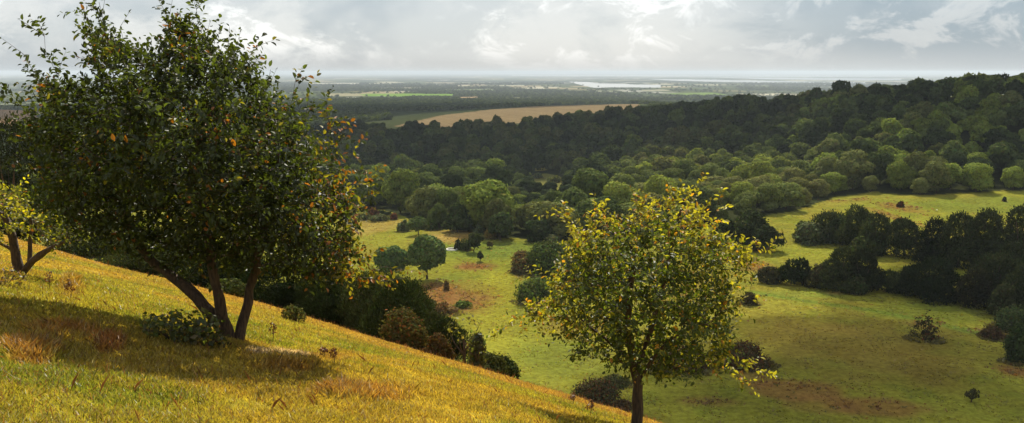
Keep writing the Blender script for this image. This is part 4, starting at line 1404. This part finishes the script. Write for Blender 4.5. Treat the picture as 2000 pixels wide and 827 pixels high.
# ------------------------------------------------------------------ sun, sky, clouds, haze
SUN_AZ, SUN_EL = math.radians(4), math.radians(45.5)
SUN = np.array([math.sin(SUN_AZ) * math.cos(SUN_EL), math.cos(SUN_AZ) * math.cos(SUN_EL), math.sin(SUN_EL)])
sd = bpy.data.lights.new('sun', 'SUN'); sd.energy = 5.0; sd.angle = math.radians(.5); sd.color = (1, .93, .80)
so = bpy.data.objects.new('sun', sd); COL.objects.link(so)
so.rotation_euler = Vector(-SUN).to_track_quat('-Z', 'Y').to_euler(); so.location = (0, 0, 300)


def cloud_mat(name, opacity):
    m, t, N, L = nodes_of(name)
    out = N.new('ShaderNodeOutputMaterial')
    d = N.new('ShaderNodeBsdfDiffuse'); d.inputs['Color'].default_value = (.85, .86, .88, 1)
    tr = N.new('ShaderNodeBsdfTransparent')
    mx = N.new('ShaderNodeMixShader'); mx.inputs[0].default_value = opacity
    L.new(tr.outputs[0], mx.inputs[1]); L.new(d.outputs[0], mx.inputs[2]); L.new(mx.outputs[0], out.inputs[0])
    return m


CM = {}
def cloud(targets, alt, opacity, label):
    """one cloud: unseen billows placed on the sun line to shade chosen ground; targets = ground points (x, y, rx, ry)"""
    if opacity not in CM: CM[opacity] = cloud_mat('shade_cloud', opacity)
    V, Fs, n0 = [], [], 0
    nu, nv = 28, 14
    for (x, y, rx, ry) in targets:
        z = float(height(np.array([x]), np.array([y]))[0])
        c = np.array([x, y, z]) + SUN * ((alt - z) / SUN[2])
        ph = np.linspace(0, math.pi, nv + 1); a = np.arange(nu) * 2 * math.pi / nu
        A, Pp = np.meshgrid(a, ph)
        k = 1 + .32 * (fbm(A * 1.3 + x, Pp * 2 + y, 7, 3) - .5) * 2 * np.sin(Pp) + .12 * np.sin(A * 3 + x)* np.sin(Pp)
        v = np.stack([np.cos(A) * np.sin(Pp) * rx * k, np.sin(A) * np.sin(Pp) * ry * k, np.cos(Pp) * min(rx, ry) * .28 * k], -1).reshape(-1, 3) + c
        idx = np.arange(nu * (nv + 1)).reshape(nv + 1, nu) + n0
        f = np.stack([idx[:-1], np.roll(idx[:-1], -1, 1), np.roll(idx[1:], -1, 1), idx[1:]], -1).reshape(-1, 4)[:, ::-1]
        V.append(v); Fs.append(f); n0 += len(v)
    me = mesh_new('cloud', np.concatenate(V), [np.concatenate(Fs)], CM[opacity], smooth=True)
    tag(link('cloud', me), label, 'cloud', kind='structure')


def gp(px, d):
    return (px - 1000) / F * d, d

targets = []
for px, d, rx, ry in [(640, 720, 120, 200), (800, 690, 110, 190), (960, 690, 110, 190), (1110, 720, 100, 180), (1280, 720, 100, 140), (1430, 640, 60, 90), (1540, 620, 50, 75), (1640, 610, 40, 60), (1380, 820, 120, 120), (420, 720, 140, 160)]:
    x, y = gp(px, d); targets.append((x, y, rx, ry))
cloud(targets, 620, .62, 'unseen cloud bank placed to shade the dark ridge')
targets = []
for px, d, rx, ry in [(1800, 520, 50, 55), (1950, 470, 60, 60), (2100, 440, 60, 80), (1700, 560, 45, 50), (1890, 420, 22, 20), (2020, 400, 30, 30)]:
    x, y = gp(px, d); targets.append((x, y, rx, ry))
cloud(targets, 420, .62, 'unseen cloud placed to shade the right hilltop')
targets = []
for px, d, rx, ry in [(1600, 128, 36, 24), (1880, 130, 36, 30), (1750, 150, 40, 26), (1960, 170, 24, 32), (2000, 215, 26, 34), (1440, 118, 18, 18), (1900, 200, 22, 22)]:
    x, y = gp(px, d); targets.append((x, y, rx, ry))
cloud(targets, 300, .36, 'unseen thin cloud veil placed to shade the lower meadow')
targets = []
for px, d, rx, ry in [(650, 1900, 420, 700), (1000, 2150, 360, 560), (450, 1800, 420, 650), (900, 1500, 200, 160), (1250, 2300, 300, 450)]:
    x, y = gp(px, d); targets.append((x, y, rx, ry))
cloud(targets, 900, .66, 'unseen cloud bank placed to shade the woods on the plain')

# haze: one closed box of thin even air
EDGE = 68000.0
HB, HT = -113.0, 30.0
V = np.array([(sx * EDGE, sy * EDGE, z) for z in (HB, HT) for sx, sy in ((-1, -1), (1, -1), (1, 1), (-1, 1))])
f = np.array([(3, 2, 1, 0), (4, 5, 6, 7), (0, 1, 5, 4), (1, 2, 6, 5), (2, 3, 7, 6), (3, 0, 4, 7)])
hm, t, N, L = nodes_of('haze_air')
out = N.new('ShaderNodeOutputMaterial'); pv = N.new('ShaderNodeVolumePrincipled')
pv.inputs['Color'].default_value = (.58, .66, .74, 1); pv.inputs['Density'].default_value = 7e-5; pv.inputs['Anisotropy'].default_value = .1
L.new(pv.outputs[0], out.inputs['Volume'])
tag(link('haze', mesh_new('haze', V, [f], hm)), 'pale blue-grey haze over the valley and plain', 'haze', kind='stuff')

w = bpy.data.worlds.new('World'); scene.world = w; w.use_nodes = True
t = w.node_tree; N, L = t.nodes, t.links; N.clear()
out = N.new('ShaderNodeOutputWorld'); bg = N.new('ShaderNodeBackground'); bg.inputs['Strength'].default_value = .05
sky = N.new('ShaderNodeTexSky'); sky.sky_type = 'NISHITA'; sky.sun_disc = False
sky.sun_elevation = SUN_EL; sky.sun_rotation = SUN_AZ
tc = N.new('ShaderNodeTexCoord')
sep = N.new('ShaderNodeSeparateXYZ'); L.new(tc.outputs['Generated'], sep.inputs[0])


def math_(op, a, b=None, clamp=False):
    m = N.new('ShaderNodeMath'); m.operation = op; m.use_clamp = clamp
    for i, q in enumerate((a, b)):
        if q is None: continue
        if isinstance(q, (int, float)): m.inputs[i].default_value = q
        else: L.new(q, m.inputs[i])
    return m.outputs[0]


def mixc(f, a, b):
    m = N.new('ShaderNodeMix'); m.data_type = 'RGBA'
    for i, q in ((0, f), (6, a), (7, b)):
        if isinstance(q, (int, float)): m.inputs[i].default_value = q
        elif isinstance(q, tuple): m.inputs[i].default_value = (*q, 1)
        else: L.new(q, m.inputs[i])
    return m.outputs[2]


zz = math_('MAXIMUM', sep.outputs[2], 0.0)
comb = N.new('ShaderNodeCombineXYZ')
L.new(sep.outputs[0], comb.inputs[0]); L.new(sep.outputs[1], comb.inputs[1]); L.new(math_('MULTIPLY', sep.outputs[2], 1.7), comb.inputs[2])


def wnoise(scale, det, off, rough=.6, dist=.0):
    mp = N.new('ShaderNodeMapping'); mp.inputs['Location'].default_value = off
    L.new(comb.outputs[0], mp.inputs[0])
    n = N.new('ShaderNodeTexNoise'); n.inputs['Scale'].default_value = scale; n.inputs['Detail'].default_value = det
    n.inputs['Roughness'].default_value = rough; n.inputs['Distortion'].default_value = dist
    L.new(mp.outputs[0], n.inputs['Vector']); return n.outputs[0]


def wramp(v, p0, p1):
    r = N.new('ShaderNodeMapRange'); r.interpolation_type = 'SMOOTHSTEP'
    r.inputs['From Min'].default_value = p0; r.inputs['From Max'].default_value = p1
    L.new(v, r.inputs['Value']); return r.outputs['Result']


nA = wnoise(5.5, 7, (3.1, 1.7, .3), .60, .35); nB = wnoise(13, 8, (8.3, 2.2, .7), .66, .5); nC = wnoise(3.2, 4, (1.5, 6.4, .1), .55, .2)
K = 7.3
grey = mixc(wramp(nC, .42, .56), (.52 * K, .615 * K, .70 * K), (.80 * K, .86 * K, .90 * K))
mid = mixc(wramp(nA, .44, .57), grey, (1.0 * K, 1.03 * K, 1.04 * K))
wisps = mixc(math_('MULTIPLY', math_('MULTIPLY', wramp(nB, .50, .60), wramp(nA, .42, .54)), .85), mid, (1.42 * K, 1.44 * K, 1.44 * K))
# a slate-blue rain cloud to the right
dirx = math_('DIVIDE', sep.outputs[0], math_('MAXIMUM', sep.outputs[1], .05))
rgt = math_('MULTIPLY', wramp(math_('ADD', dirx, math_('MULTIPLY', math_('SUBTRACT', nA, .5), .5)),   .18, .40), wramp(sep.outputs[1], .0, .2))
slate = mixc(math_('MULTIPLY', rgt, .8), wisps, (.38 * K, .50 * K, .61 * K))
wispr = mixc(math_('MULTIPLY', math_('MULTIPLY', rgt, wramp(nB, .53, .63)), .6), slate, (.95 * K, .98 * K, 1.0 * K))
# paler, smoother air towards the horizon, brightest below the sun
hz = math_('SUBTRACT', 1.0, wramp(zz, .0, .036))
hcol = mixc(wramp(math_('ABSOLUTE', math_('SUBTRACT', dirx, .12)), .0, .62), (.90 * K, .94 * K, .96 * K), (.62 * K, .70 * K, .77 * K))
cl = mixc(math_('MULTIPLY', hz, .8), wispr, hcol)
# thinner high cloud overhead: some blue of the clear sky comes through
fin = mixc(.86, sky.outputs[0], cl)
L.new(fin, bg.inputs['Color']); L.new(bg.outputs[0], out.inputs[0])

# ------------------------------------------------------------------ camera and output
cd = bpy.data.cameras.new('camera'); co = bpy.data.objects.new('camera', cd); COL.objects.link(co)
cd.sensor_fit = 'HORIZONTAL'; cd.sensor_width = 36; cd.lens = 36 * F / 2000
cd.clip_start = .1; cd.clip_end = 200000
co.location = (0, 0, 0); co.rotation_euler = (math.pi / 2 - PITCH, 0, 0)
scene.camera = co
scene.view_settings.view_transform = 'Standard'; scene.view_settings.look = 'None'
scene.view_settings.exposure = 1.12; scene.view_settings.gamma = 1
scene.view_settings.use_curve_mapping = False
scene.cycles.use_denoising = True
scene.cycles.max_bounces = 6; scene.cycles.diffuse_bounces = 3; scene.cycles.transparent_max_bounces = 8
scene.cycles.transmission_bounces = 4
scene.cycles.volume_bounces = 0
